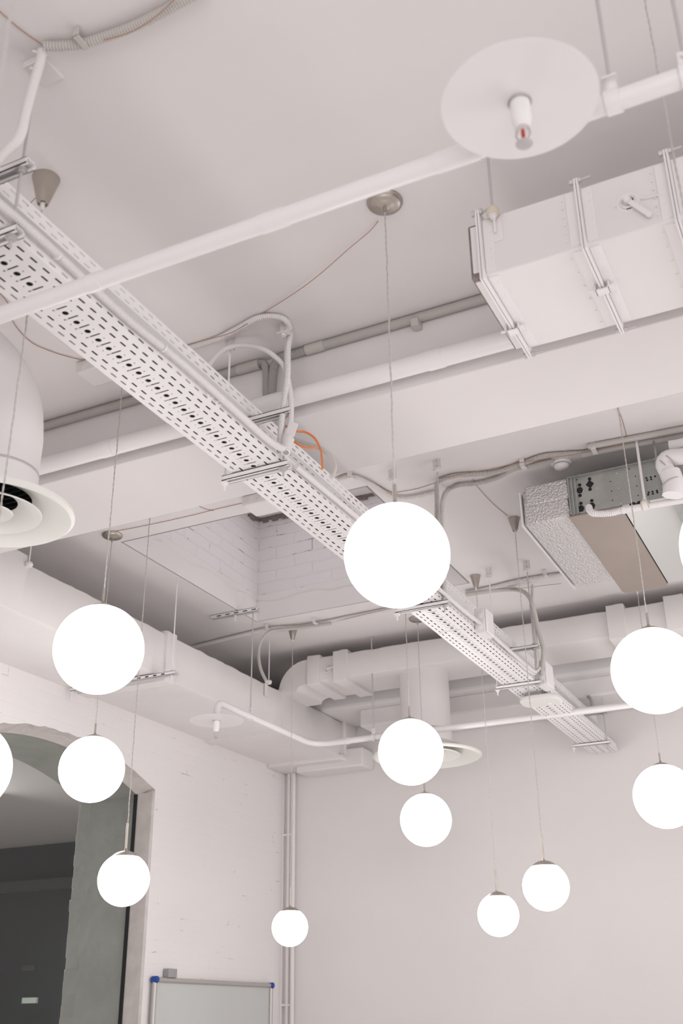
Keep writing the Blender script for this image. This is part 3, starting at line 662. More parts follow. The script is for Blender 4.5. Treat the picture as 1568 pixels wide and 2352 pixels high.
def pipe_hanger(label, x, y, z, zc, r, group='pipe hangers'):
    t = thing('pipe_hanger', label, 'hanger', (x, y, zc), group)
    m = MB(); m.cyl((x, y, z + r + .02), (x, y, zc), .0045, seg=8); m.build('rod', M['rod'], t)
    m = MB(); prof = [(r + .002, -.014), (r + .005, -.014), (r + .005, .014), (r + .002, .014), (r + .002, -.014)]
    m.lathe((x, y, z), prof, 24, (1, 0, 0)); m.box((x - .013, y - .003, z + r), (x + .013, y + .003, z + r + .045)); m.cyl((x, y - .01, z + r + .03), (x, y + .01, z + r + .03), .006, seg=8); m.build('clamp', M['white'], t)
p = at(1405, 215, 'y', py_)
t = thing('pipe_hanger', 'broad white strap hanger on a rod, right of the near sprinkler disc', 'hanger', (p.x, py_, Z1), 'pipe hangers')
m = MB(); m.cyl((p.x, py_, pz + .07), (p.x, py_, Z1), .0045, seg=8); m.build('rod', M['rod'], t)
m = MB(); m.lathe((p.x, py_, pz), [(.0235, -.015), (.026, -.015), (.026, .015), (.0235, .015), (.0235, -.015)], 24, (1, 0, 0))
for s in (-1, 1): m.add([(p.x - .015, py_ + s*.0245, pz), (p.x + .015, py_ + s*.0245, pz), (p.x + .015, py_ + s*.010, pz + .063), (p.x - .015, py_ + s*.010, pz + .063)], [(0, 1, 2, 3)])
m.box((p.x - .015, py_ - .011, pz + .061), (p.x + .015, py_ + .011, pz + .065)); m.build('clamp', M['white'], t, solid=.002)
p = at(1568, 180, 'y', py_)
pipe_hanger('thin rod hanger of the near sprinkler pipe at the right edge', p.x + .01, py_, pz, Z1, .0225)

# far sprinkler pipe: up-bend, along the left duct, round the corner and off to the right
xs, ys, zs = -3.635, 6.97, 1.6 + 1.853
fp = thing('sprinkler_pipe', 'thin white sprinkler pipe bending round below the wrapped duct at the back', 'pipe', (xs, ys, zs))
e0 = at(497, 1660, 'x', xs)
m = MB(); ya = e0.y
pts = [V((xs, ya, zs - .12)), V((xs, ya, zs - .05)), V((xs, ya + .02, zs - .012)), V((xs, ya + .06, zs)), V((xs, ya + .3, zs)), V((xs, ys - .25, zs)), V((xs, ys - .12, zs)), V((xs + .035, ys - .035, zs)), V((xs + .12, ys, zs)), V((xs + .3, ys, zs))]
pipe(m, pts, .0215, 16); m.cyl((xs + .29, ys, zs), (1.5, ys, zs), .0215, seg=16); m.build('pipe_run', M['white'], fp)
m = MB(); p = at(799, 1701, 'y', ys); m.cyl((p.x - .012, ys, zs), (p.x + .012, ys, zs), .0245, seg=16); m.build('pipe_joint', M['white'], fp)
sprinkler(fp, xs, ya, zs - .12, .168, 1.1, 'cream')
p = at(575, 1640, 'x', xs); pipe_hanger('rod hanger holding the far sprinkler pipe beside the wrapped duct', xs, p.y, zs, Z2, .022)
p = at(858, 1690, 'y', ys); pipe_hanger('rod hanger of the far sprinkler pipe behind the wrapped duct end', p.x, ys + .0, zs, Z2, .022)

# ------------------------------------------------------------------ FRONT RIGHT DUCT
DX0, DY0, DY1, DZ0, DZ1 = -.756, 2.52, 2.945, 1.6 + 1.994, 1.6 + 2.204
dt = thing('rectangular_duct', 'big white rectangular air duct with bolted flanges at the upper right', 'duct', (0, 2.7, DZ0))
m = MB(); m.box((DX0 + .012, DY0, DZ0), (1.6, DY1, DZ1)); m.build('casing', M['duct'], dt, bevel=.004)
fx = [DX0 + .006, at(1345, 575, 'y', DY0).x, at(1556, 500, 'y', DY0).x]
def ring(mb, x0, x1, o, i, dz=0):
    y0, y1, z0, z1 = DY0, DY1, DZ0, DZ1
    mb.box((x0, y0 - o, z0 - o), (x1, y0 - i, z1 + o)); mb.box((x0, y1 + i, z0 - o), (x1, y1 + o, z1 + o))
    mb.box((x0, y0 - i, z0 - o), (x1, y1 + i, z0 - i)); mb.box((x0, y0 - i, z1 + i), (x1, y1 + i, z1 + o))
for n_, x in enumerate(fx):
    m = MB(); ring(m, x - .007, x - .001, .022, -.002); ring(m, x + .001, x + .007, .022, -.002) ; m.build('flange', M['steel_white'], dt)
    m = MB()   # flat corner angles screwed to the casing on both sides of the joint
    for s in ((1,) if n_ == 0 else (-1, 1)):
        a, b = x + s*.008, x + s*.040
        m.box((a, DY0 - .0035, DZ0 + .012), (b, DY0 + .001, DZ1 - .008)); m.box((a, DY0 + .012, DZ0 - .0035), (b, DY1 - .012, DZ0 + .001))
        for k in range(6):
            f = k/5
            m.cyl((b - .010, DY0 - .006, DZ0 + .03 + f*(DZ1 - DZ0 - .06)), (b - .010, DY0, DZ0 + .03 + f*(DZ1 - DZ0 - .06)), .003, seg=8)
            m.cyl((b - .010, DY0 + .04 + f*(DY1 - DY0 - .08), DZ0 - .006), (b - .010, DY0 + .04 + f*(DY1 - DY0 - .08), DZ0), .003, seg=8)
    m.build('angle_strip', M['steel_white'], dt, bevel=.001)
    m = MB()   # dark sealed gap
    ring(m, x - .001, x + .001, .018, -.001); m.build('gasket', M['wool'], dt)
    for (y, z) in ((DY0 - .016, DZ1 + .016), (DY1 + .016, DZ0 - .014)):   # bolts at the corners
        m = MB()
        m.cyl((x - .02, y, z), (x + .045, y, z), .0045, seg=8); m.cyl((x - .018, y, z), (x - .008, y, z), .010, seg=6); m.cyl((x + .008, y, z), (x + .016, y, z), .010, seg=6)
        m.build('corner_bolt', M['rod'], dt)
    if n_ < 2:  # clamp half way along the underside
        yc = (DY0 + DY1)/2 + (.06 if n_ == 0 else -.02); m = MB()
        m.box((x - .020, yc - .014, DZ0 - .030), (x + .020, yc + .014, DZ0 - .026)); m.box((x - .022, yc - .014, DZ0 - .030), (x - .018, yc + .014, DZ0 - .006)); m.box((x + .018, yc - .014, DZ0 - .030), (x + .022, yc + .014, DZ0 - .006))
        m.cyl((x - .04, yc, DZ0 - .018), (x - .018, yc, DZ0 - .018), .0045, seg=8); m.cyl((x + .018, yc, DZ0 - .018), (x + .032, yc, DZ0 - .018), .009, seg=6); m.build('clamp', M['steel_white'], dt)
m = MB(); m.box((DX0 - .035, DY0 + .004, DZ0 + .004), (DX0 + .004, DY1 - .004, DZ1 - .006)); m.build('insulation_edge', M['wool'], dt, bevel=.006)
m = MB(); m.box((DX0 - .026, DY0 - .001, DZ0 + .022), (DX0 - .004, DY0 + .006, DZ1 - .018)); m.box((DX0 - .028, DY0 + .02, DZ0 - .001), (DX0 - .006, DY1 - .015, DZ0 + .008)); m.build('end_strip', M['duct'], dt, bevel=.002)
# damper quadrant with its lever
p = at(1442, 466, 'y', DY0); m = MB()
ax = (0, -1, 0)
m.lathe((p.x, DY0, p.z), [(0, .002), (.033, .002), (.033, .0), (.034, -.001)], 28, ax)
m.lathe((p.x, DY0, p.z), [(.020, .002), (.023, .006), (.020, .009), (.017, .006), (.020, .002)], 24, ax)
for s in (-1, 1): m.cyl((p.x + s*.038, DY0 - .004, p.z), (p.x + s*.038, DY0, p.z), .004, seg=8)
m.build('damper_quadrant', M['steel_white'], dt)
m = MB(); q = at(1490, 492, 'y', DY0 - .014); c0 = V((p.x, DY0 - .014, p.z)); d = (q - c0).normalized()
m.obox(c0.lerp(q, .5), d, V((0, 1, 0)), d.cross(V((0, 1, 0))), ((q - c0).length/2, .0025, .007)); m.cyl(c0 + V((0, .012, 0)), c0 - V((0, .012, 0)), .009, seg=12); m.cyl(c0 + V((0, -.005, 0)), c0 - V((0, .014, 0)), .012, .008, 6)
m.cyl(q + V((0, .003, 0)), q - V((0, .003, 0)), .0085, seg=14); m.build('damper_lever', M['steel_white'], dt)
m = MB(); m.box((p.x + .012, DY0 - .003, p.z + .004), (p.x + .02, DY0 - .0015, p.z + .016)); m.box((p.x - .006, DY0 - .003, p.z - .024), (p.x + .006, DY0 - .0015, p.z - .018)); m.build('quadrant_slot', M['dark'], dt)
m = MB(); g = at(1475, 458, 'y', DY0); g2 = at(1520, 448, 'y', DY0); m.cyl((g.x, DY0 - .003, g.z), (g2.x, DY0 - .003, g2.z), .0035, seg=8); m.build('shaft_rib', M['duct'], dt)
# rod hanger with foot plate on the duct side
hx = at(1131, 487, 'y', 2.497)
t = thing('duct_hanger', 'rod with cream rubber ring holding the left end of the big white duct', 'hanger', (hx.x, 2.497, Z1))
m = MB(); m.cyl((hx.x, 2.497, hx.z - .01), (hx.x, 2.497, Z1), .0045, seg=8); m.build('rod', M['rod'], t)
m = MB(); m.lathe((hx.x, 2.497, hx.z), [(0, .012), (.017, .012), (.019, .008), (.019, -.008), (.017, -.012), (0, -.012)], 20); m.build('rubber_ring', M['cream'], t)
m = MB(); m.lathe((hx.x, 2.497, hx.z - .012), [(0, 0), (.013, 0), (.013, -.003), (0, -.003)], 16); nut(m, V((hx.x, 2.497, hx.z - .02)), .009, .009); m.build('nut', M['steel_white'], t)
m = MB(); m.box((hx.x - .016, DY0 - .0025, hx.z - .095), (hx.x + .020, DY0 - .0005, hx.z - .005)); m.cyl((hx.x, 2.505, hx.z - .02), (hx.x, 2.505, hx.z - .07), .004, seg=8)
m.build('foot_plate', M['steel_white'], t, bevel=.002)

# ------------------------------------------------------------------ LEFT WRAPPED DUCT AND ITS SUPPORTS
LX0, LX1, LZ0, LZ1 = XL, -3.912, 1.6 + 1.994, 1.6 + 2.293
ld = thing('wrapped_duct', 'long white wrapped duct hanging along the left wall', 'duct', ((LX0 + LX1)/2, 5, LZ0))
def lumpy_box(x0, x1, y0, y1, z0, z1, n, axis=1, amp=.006):
    """box with many cross sections so that the wrapping looks hand made"""
    m = MB(); rings = []
    for i in range(n + 1):
        f = i/n; d = [rnd.uniform(-amp, amp)*.5 for _ in range(8)]
        if axis == 1:
            y = y0 + (y1 - y0)*f
            rings.append([(x0, y, z0), (x1 - .012 + d[0], y, z0 + d[1]*.6), (x1 + d[0], y, z0 + .012 + d[1]), (x1 + d[2], y, z1 - .012 + d[3]), (x1 - .012 + d[2], y, z1 + d[3]), (x0, y, z1)])
        else:
            x = x0 + (x1 - x0)*f
            rings.append([(x, y1, z0), (x, y0 + .012, z0 + d[1]*.6), (x, y0 + d[0]*.5, z0 + .012 + d[1]), (x, y0 + d[2]*.5, z1 - .012 + d[3]), (x, y0 + .012, z1 + d[3]), (x, y1, z1)])
    k = 6; m.add([p for r in rings for p in r], [(i*k + j, i*k + (j+1) % k, (i+1)*k + (j+1) % k, (i+1)*k + j) for i in range(n) for j in range(k)] + [tuple(range(k)), tuple(range(n*k, n*k + k))[::-1]])
    return m
m = lumpy_box(LX0, LX1, 2.2, YB - .02, LZ0, LZ1, 130); m.build('casing', M['wrap'], ld, smooth=50)
for (ypx) in ((388, 1500), (652, 1640), (815, 1700)):
    y = at(*ypx, 'x', LX1).y; m = lumpy_box(LX0, LX1 + .018, y - .05, y + .05, LZ0 - .018, LZ1 + .015, 3); m.build('wrapped_joint', M['wrap'], ld, smooth=50)
y = at(57, 1293, 'x', LX1).y; m = lumpy_box(LX0, LX1 + .02, 2.2, y, LZ0 - .01, LZ1 + .04, 12); m.build('wrapped_joint', M['wrap'], ld, smooth=50)
# skirt box under the far end of the duct
a = at(700, 1790, 'y', YB - .1); b = at(860, 1780, 'y', YB - .1)
m = MB(); m.box((XL, 7.93, LZ0 - .028), (LX1 + .03, YB, LZ0 + .02)); m.build('end_collar', M['wrap'], ld, bevel=.012)
m = MB(); m.box((LX1 - .02, 8.02, LZ0 - .02), (LX1 + .022, YB - .01, LZ1 + .008)); m.build('end_collar', M['wrap'], ld, bevel=.012)
m = MB(); m.box((-4.36, 8.03, LZ0 - .075), (LX1 + .17, YB, LZ0 + .08)); m.build('end_collar', M['wrap'], ld, bevel=.014)
m = MB(); a_ = at(250, 1555, 'z', LZ0 - .001)
for (q0, q1) in (((180, 1583), (360, 1553)),):
    u0, u1 = at(*q0, 'z', LZ0), at(*q1, 'z', LZ0); m.box((LX0 + .05, u0.y, LZ0 - .012), (LX1 - .04, u0.y + .03, LZ0))
m.build('seam', M['wrap'], ld, bevel=.004)
# slotted channel with rods
cy = 5.345; cz = LZ0 - .02
t = thing('duct_hanger', 'white slotted channel on rods under the wrapped duct behind the large left globe', 'hanger', (-3.9, cy, cz), 'rod hangers of the wrapped duct')
m = MB(); channel(m, XL + .04, at(405, 1573, 'y', cy).x, cy, cz + .012, .02, .022); m.build('channel', M['steel_white'], t)
m = MB()
for k in range(12): m.box((XL + .08 + k*.06, cy - .0205, cz - .004), (XL + .105 + k*.06, cy - .0198, cz + .004))
m.build('slots', M['dark'], t)
for px in (401, 413):
    x = at(px - 8, 1573, 'y', cy).x; m = MB(); m.cyl((x, cy, cz - .05), (x, cy, Z2), .004, seg=8); nut(m, V((x, cy, cz - .02))); nut(m, V((x, cy, cz + .016))); m.build('rod', M['steel_white'], t)
    break
x = at(163, 1610, 'y', cy).x; m = MB(); m.cyl((x, cy, cz - .07), (x, cy, cz + .01), .004, seg=8); nut(m, V((x, cy, cz - .02))); m.build('rod', M['steel_white'], t)
for lab, q in (('thin rod with white cap holding the wrapped duct just right of the far corner hose', (617, 1567)), ('thin rod with white cap holding the wrapped duct below the round ceiling diffuser', (66, 1297))):
    p = at(*q, 'x', LX1 + .03); t = thing('duct_hanger', lab, 'hanger', (p.x, p.y, Z2), 'rod hangers of the wrapped duct')
    m = MB(); m.cyl(p, (p.x, p.y, Z2), .0042, seg=8); m.build('rod', M['steel_white'], t)
    m = MB(); m.lathe(p, [(0, .012), (.020, .012), (.024, 0), (.016, -.014), (0, -.014)], 16); m.build('cap', M['plastic'], t)
    m = MB(); m.box((p.x - .025, p.y - .02, p.z - .10), (p.x - .02, p.y + .02, p.z - .01)); m.box((p.x - .04, p.y - .02, p.z - .012), (p.x + .01, p.y + .02, p.z - .008)); m.build('foot_plate', M['plastic'], t)
# strut piece fixed to the rear ceiling
a, b = at(486, 1424, 'z', Z2 - .03), at(594, 1405, 'z', Z2 - .03); ym = (a.y + b.y)/2
m = MB(); channel(m, a.x, b.x, ym, Z2, .018, .03); 
t = thing('strut_channel', 'slotted white channel screwed flat to the rear ceiling above the far sprinkler', 'channel', (a.x, ym, Z2)); m.build('channel_body', M['steel_white'], t)
m = MB()
for k in range(5): x = a.x + .05 + k*.07; m.box((x, ym - .0186, Z2 - .019), (x + .035, ym - .0178, Z2 - .012))
m.build('slots', M['dark'], t)
m = MB(); x = at(540, 1418, 'y', ym).x; m.cyl((x, ym, Z2 - .07), (x, ym, Z2 - .02), .004, seg=8); nut(m, V((x, ym, Z2 - .034)), .012, .01); m.build('bolt', M['steel_white'], t)

# ------------------------------------------------------------------ REAR DUCTS WITH DIFFUSER
RY0, RY1, RZ0, RZ1 = 6.96, 7.39, 1.6 + 2.318, 1.6 + 2.508
rd = thing('wrapped_duct', 'white wrapped duct along the back with an elbow down onto the left duct', 'duct', (-2, 7.2, RZ0))
xe = at(735, 1500, 'y', RY0).x
m = lumpy_box(xe, 1.6, RY0, RY1, RZ0, RZ1, 70, 0, .008); m.build('casing', M['wrap'], rd, smooth=50)
for (q0, q1, qy, g) in ((708, 735, 1520, .02), (768, 798, 1520, .025), (1395, 1435, 1420, .028), (1530, 1575, 1420, .028)):
    xa, xb = at(q0, qy, 'y', RY0).x, at(q1, qy, 'y', RY0).x
    m = lumpy_box(xa, xb, RY0 - g, RY1 + g*.5, RZ0 - g, RZ1 + g, 3, 0); m.build('wrapped_joint', M['wrap'], rd, smooth=50)
# elbow curving down to the left duct
ec = []; zb_ = LZ1 - .02; xr = at(702, 1520, 'y', RY0).x; xl = at(638, 1575, 'y', RY0).x; Rr = xr - xl; k = 10
outer = [V((xr - Rr*math.sin(PI/2*i/k), 0, RZ1 - (RZ1 - zb_)*.0 - Rr*(1 - math.cos(PI/2*i/k))*((RZ1 - zb_)/Rr if (RZ1 - zb_) < Rr else 1))) for i in range(k + 1)]
rin = Rr*.35; inner = [V((xr - rin*math.sin(PI/2*i/k), 0, RZ0 - (RZ0 - zb_)*(i/k)**2)) for i in range(k + 1)]
outer.append(V((xl, 0, zb_))); inner.append(V((xr - rin, 0, zb_)))
poly = outer + inner[::-1]; poly.append(V((xe + .02, 0, RZ0))); poly.append(V((xe + .02, 0, RZ1)))
m = MB(); m.prism([(p.x, RY0 + .01, p.z) for p in poly], (0, RY1 - RY0 - .02, 0)); m.build('elbow', M['wrap'], rd, smooth=50)
p = at(751, 1535, 'y', RY0 - .02); m = MB(); m.lathe((p.x, RY0 - .012, p.z), [(.026, -.004), (.030, .002), (.026, .008), (.022, .002), (.026, -.004)], 28, (0, -1, 0)); m.lathe((p.x, RY0 - .012, p.z), [(0, .006), (.012, .006), (.018, 0)], 16, (0, -1, 0)); m.cyl((p.x, RY0 - .02, p.z), (p.x + .07, RY0 - .02, p.z + .006), .006, seg=8); m.build('damper_handle', M['duct'], rd)
# riser hanging from the duct, with its round ceiling diffuser
dx, dy = -2.83, 7.16
def diffuser(label, x, y, z, R, rc, ztop, elbow=None):
    t = thing('ceiling_diffuser', label, 'air diffuser', (x, y, z), 'round air diffusers')
    m = MB(); m.lathe((x, y, z), [(rc, ztop - z), (rc, .20*R + .12), (rc*1.015, .20*R + .115), (rc*1.015, R*.22)], 48); m.build('neck', M['duct'], t)
    m = MB(); m.lathe((x, y, z), [(rc*1.018, R*.22 + .105), (rc*1.022, R*.22 + .10), (rc*1.018, R*.22 + .095)], 48); m.build('seam', M['rod'], t)
    # outer bowl, middle cone, inner cone, hub
    m = MB(); m.lathe((x, y, z), [(rc*.92, R*.24), (R*.62, R*.17), (R*.86, R*.06), (R*.93, R*.015), (R*.96, 0), (R, .010), (R, .020), (R*.9, R*.07), (R*.64, R*.20), (rc*1.02, R*.27)], 72); m.build('outer_ring', M['diff_inner'], t)
    m = MB(); m.lathe((x, y, z), [(R*.30, R*.19), (R*.44, R*.11), (R*.585, R*.035), (R*.60, R*.03), (R*.605, R*.045), (R*.46, R*.125), (R*.31, R*.205)], 64); m.build('middle_cone', M['diff_inner'], t)
    m = MB(); m.lathe((x, y, z), [(0, R*.14), (R*.10, R*.10), (R*.24, R*.035), (R*.255, R*.03), (R*.26, R*.045), (R*.12, R*.12), (0, R*.16)], 48); m.build('inner_cone', M['diff_inner'], t)
    m = MB()
    for k_ in range(9):
        a = -rc*.85 + k_*rc*.21; h = math.sqrt(max(0, (rc*.93)**2 - a*a)); m.add([(x - h, y + a, z + R*.24), (x + h, y + a, z + R*.24), (x + h, y + a + rc*.15, z + R*.24 + rc*.12), (x - h, y + a + rc*.15, z + R*.24 + rc*.12)], [(0, 1, 2, 3)])
    m.build('damper_blades', M['mirror'], t)
    m = MB(); m.lathe((x, y, z), [(0, R*.55), (rc*.97, R*.55), (rc*.97, R*.26)], 32); m.build('dark_throat', M['dark'], t)
    return t
zr_ = at(985, 1741, 'y', dy).z
diffuser('round white air diffuser below the rear duct, half hidden by a globe', dx, dy, zr_ , .385, .178, RZ0 + .02)
nx, ny = at(-22, 1185, 'y', 2.45).x, 2.45; nz = at(-22, 1185, 'y', 2.45).z
nt_ = diffuser('big round white air diffuser cut by the left edge of the picture', nx, ny, nz, .277, .140, nz + .26)
m = MB(); zt0 = nz + .42; pts = [V((nx, ny, zt0)), V((nx - .01, ny, zt0 + .10)), V((nx - .10, ny, zt0 + .24)), V((nx - .26, ny, zt0 + .33)), V((nx - .6, ny, zt0 + .36))]
pts = [V((nx + a, ny + b, nz + c)) for a, b, c in ((0, 0, .24), (0, 0, .32), (-.02, -.01, .44), (-.07, -.05, .56), (-.17, -.12, .66), (-.34, -.22, .73), (-.6, -.36, .75))]
m.sweep(spline(pts, .03), [.140]*len(spline(pts, .03)), 40); m.build('flexible_neck', M['duct'], nt_)

# low duct behind, against the back wall
ly0, lz0, lz1 = 7.74, 1.6 + 2.155, 1.6 + 2.306
rl_x0 = -3.63
rl = thing('rectangular_duct', 'low white boxed duct against the back wall behind the round diffuser', 'duct', (-1, 8, lz0))
m = MB(); m.box((rl_x0, ly0, lz0), (1.6, YB, lz1)); m.build('casing', M['duct'], rl, bevel=.02)
m = MB(); m.box((-4.2, ly0 - .10, lz1 - .01), (1.6, YB, lz1 + .16)); m.build('upper_casing', M['duct'], rl, bevel=.03)
p = at(1355, 1611, 'y', ly0 - .01); m = MB(); pr = [V((p.x - .012, ly0 - .012, p.z + .04)), V((p.x + .006, ly0 - .012, p.z + .01)), V((p.x + .010, ly0 - .012, p.z - .045))]
m.sweep(spline(pr, .01), .012, 8); tag(m.build('rubber_seal', M['grey_box']), 'short dark grey seal on the low rear duct beside the tray', 'seal')

# ------------------------------------------------------------------ FAN COIL UNIT
fy = 4.90; zt1 = 1.6 + 2.50; zb1 = at(1308, 1185, 'y', fy).z
fc = thing('fan_coil_unit', 'ceiling fan coil unit with bare steel front, foil section and brown plate', 'fan coil unit', (-.9, 5.5, zb1))
xa = at(1200, 1170, 'y', fy).x; xb = at(1305, 1140, 'y', fy).x; xc = at(1530, 1160, 'y', fy).x
yback_f = at(1305, 1352, 'z', zb1).y
m = MB(); m.box((xa, fy + .01, zb1), (xb, yback_f, zt1 - .02)); m.build('foil_section', M['foil'], fc, bevel=.012)
m = MB(); m.box((xa + .02, fy - .004, zb1 + .10), (xb + .002, fy + .02, zt1 - .005)); m.build('foil_wrap', M['foil'], fc, bevel=.008)
m = MB(); m.box((xa - .012, fy + .0, zb1 - .006), (xa - .006, yback_f + .03, zt1 - .03)); m.build('edge_profile', M['steel_white'], fc)
m = MB(); m.box((xb + .004, fy + .01, zb1 + .01), (xc + .25, yback_f + .1, zt1 - .01)); m.build('casing', M['galv'], fc)
# front sheet with keyholes and punched holes
m = MB(); m.box((xb + .004, fy, zb1), (xc + .25, fy + .006, zt1)); m.box((xb + .004, fy - .02, zt1 - .012), (xc + .25, fy, zt1 - .009)); m.build('front_sheet', M['galv'], fc, bevel=.001)
m = MB()
for q in range(3): m.box((xb + .004 + q*.018, fy - .012, zb1), (xb + .010 + q*.018, fy, zt1 - .01))
m.build('corner_profile', M['galv'], fc)
m = MB()
def hole(px, py, r, k=14, tall=1.0):
    p = at(px, py, 'y', fy - .001); m.add([(p.x + r*math.cos(2*PI*i/k), fy - .0012, p.z + r*tall*math.sin(2*PI*i/k)) for i in range(k)], [tuple(range(k))])
for (px, py) in ((1331, 1126), (1354, 1112), (1334, 1168), (1359, 1162)):
    hole(px, py, .021 if px > 1345 and py < 1150 else .017, 4 if px > 1345 and py < 1150 else 6, 1.15); hole(px - .5, py - 12, .009); hole(px + .5, py + 12, .009) if py < 1150 else None
for (px, py) in ((1324, 1102), (1331, 1136), (1444, 1077), (1401, 1106), (1404, 1128), (1406, 1149), (1459, 1094), (1462, 1116), (1465, 1138), (1333, 1158), (1516, 1096), (1520, 1125)): hole(px, py, .0032, 8)
for (px, py) in ((1484, 1098), (1486, 1103), (1494, 1096), (1495, 1101), (1504, 1094), (1489, 1131), (1488, 1136), (1498, 1129), (1499, 1134), (1508, 1127), (1509, 1131)): hole(px, py, .0052, 10)
hole(1453, 1161, .018); hole(1469, 1158, .018)
m.build('punched_holes', M['dark'], fc, smooth=0)
m = MB()
for (px, py) in ((1416, 1088), (1421, 1122), (1371, 1122), (1375, 1156), (1340, 1128), (1343, 1162), (1426, 1157)):
    p = at(px, py, 'y', fy); m.cyl((p.x, fy - .004, p.z), (p.x, fy, p.z), .0045, seg=10)
m.build('rivets', M['rod'], fc)
# brown cover plate and pale panel underneath
q = [at(1305, 1187, 'z', zb1 - .008), at(1430, 1172, 'z', zb1 - .008), at(1533, 1330, 'z', zb1 - .008), at(1533, 1344, 'z', zb1 - .008), at(1526, 1349, 'z', zb1 - .008), at(1452, 1358, 'z', zb1 - .008), at(1437, 1355, 'z', zb1 - .008), at(1428, 1346, 'z', zb1 - .008)]
x0_, x1_ = q[0].x, q[1].x; yb_ = (q[4].y + q[5].y)/2; r_ = .035
pp = [(x0_, fy - .002), (x1_, fy - .002), (x1_, yb_ - r_), (x1_ - r_*.3, yb_ - r_*.3), (x1_ - r_, yb_), (x0_ + r_, yb_), (x0_ + r_*.3, yb_ - r_*.3), (x0_, yb_ - r_)]
m = MB(); m.prism([(a, b, zb1 - .010) for a, b in pp], (0, 0, .008)); m.build('cover_plate', M['brown'], fc, bevel=.001)['label'] = 'brown cover plate'
m = MB(); m.box((x1_ + .006, fy, zb1 - .006), (xc + .25, yb_ - .05, zb1 + .002)); m.build('bottom_panel', M['panel'], fc)
m = MB(); m.box((xb - .001, fy, zb1 - .003), (xb + .005, yback_f, zb1 + .002)); m.box((x1_, fy, zb1 - .004), (x1_ + .006, yb_ - .04, zb1)); m.build('seam', M['dark'], fc)
m = MB(); p = at(1507, 1055, 'y', fy - .03); p2 = at(1515, 1140, 'y', fy - .03); m.cyl((p.x, fy - .03, p2.z), (p.x, fy - .03, Z2), .0055, seg=8); nut(m, V((p.x, fy - .03, p.z)), .013, .012); nut(m, V((p.x, fy - .03, p.z - .018)), .013, .008); m.cyl((p.x, fy - .03, p.z - .012), (p.x, fy - .03, p.z - .009), .018, seg=14); m.build('steel_rod', M['galv'], fc)
m = MB(); p = at(1502, 1165, 'z', zb1 - .02)
p1, p2 = at(1552, 1152, 'z', zb1 - .012), at(1575, 1185, 'z', zb1 - .012); m.box((p1.x - .02, fy + .02, zb1 - .02), (p1.x + .02, yb_ - .1, zb1)); m.build('support_rail', M['galv'], fc)
# drain pipe with flexible end, own rod
zd = zb1 - .03; ydr = fy - .055
dp = thing('drain_pipe', 'white drain pipe with a ribbed flexible end in front of the fan coil unit', 'pipe', at(1430, 1175, 'y', ydr))
a, b = at(1428, 1172, 'y', ydr), at(1590, 1145, 'y', ydr); m = MB(); m.cyl(a, b, .0165, seg=16); m.cyl(a, a.lerp(b, .05), .019, seg=16); m.build('pipe_run', M['white'], dp)
m = MB(); flex(m, [at(1432, 1171, 'y', ydr), at(1405, 1178, 'y', ydr), at(1380, 1180, 'y', ydr), at(1362, 1179, 'y', ydr), at(1354, 1172, 'y', ydr + .02), at(1352, 1165, 'y', ydr + .05)], .0165, .010, 12); m.build('flexible_end', M['white'], dp)
p = at(1482, 1160, 'y', ydr); t = thing('pipe_hanger', 'white rod with cream clamp holding the drain pipe', 'hanger', (p.x, ydr, Z2), 'pipe hangers')
m = MB(); m.cyl((p.x, ydr, p.z + .02), (p.x, ydr, Z2), .007, seg=10); m.build('rod', M['white'], t)
m = MB(); m.lathe(p, [(.018, -.02), (.023, -.02), (.023, .02), (.018, .02), (.018, -.02)], 20, (1, 0, 0)); m.build('rubber_ring', M['cream'], t)
m = MB(); m.lathe(p, [(.024, -.012), (.026, -.012), (.026, .012), (.024, .012)], 20, (1, 0, 0)); nut(m, p + V((0, 0, .03)), .010, .012); m.build('clamp', M['white'], t)
# insulated pipes at the right edge
ip = thing('insulated_pipe', 'white wrapped refrigerant pipe elbow at the right edge beside the fan coil unit', 'pipe', at(1540, 1100, 'y', fy - .1))
yi = fy - .13
m = MB(); m.sweep(spline([at(1620, 1040, 'y', yi), at(1570, 1048, 'y', yi), at(1535, 1052, 'y', yi), at(1524, 1066, 'y', yi), at(1534, 1086, 'y', yi), at(1546, 1108, 'y', yi), at(1545, 1135, 'y', yi)], .012), .040, 20); m.build('insulation', M['white'], ip)
m = MB(); m.sweep(spline([at(1538, 1086, 'y', yi), at(1546, 1110, 'y', yi), at(1545, 1138, 'y', yi)], .02), .049, 20); m.build('outer_wrap', M['white'], ip)
m = MB()
for (q0, q1, r) in (((1516, 1062), (1535, 1080), .043), ((1528, 1102), (1560, 1118), .051), ((1530, 1052), (1545, 1064), .042)):
    a, b = at(*q0, 'y', yi), at(*q1, 'y', yi); c_ = a.lerp(b, .5); m.lathe(c_, [(r, -.003), (r + .0015, 0), (r, .003)], 24, (at(1546, 1110, 'y', yi) - at(1534, 1086, 'y', yi)) if q0[1] > 1090 else (b - a).cross(V((0, 1, 0))))
m.build('wrap_edge', M['grey_plastic'], ip)
m = MB(); m.sweep(spline([at(1536, 1022, 'y', yi + .05), at(1560, 1018, 'y', yi + .05), at(1600, 1006, 'y', yi + .05)], .02), .022, 14); m.build('branch_stub', M['white'], ip)

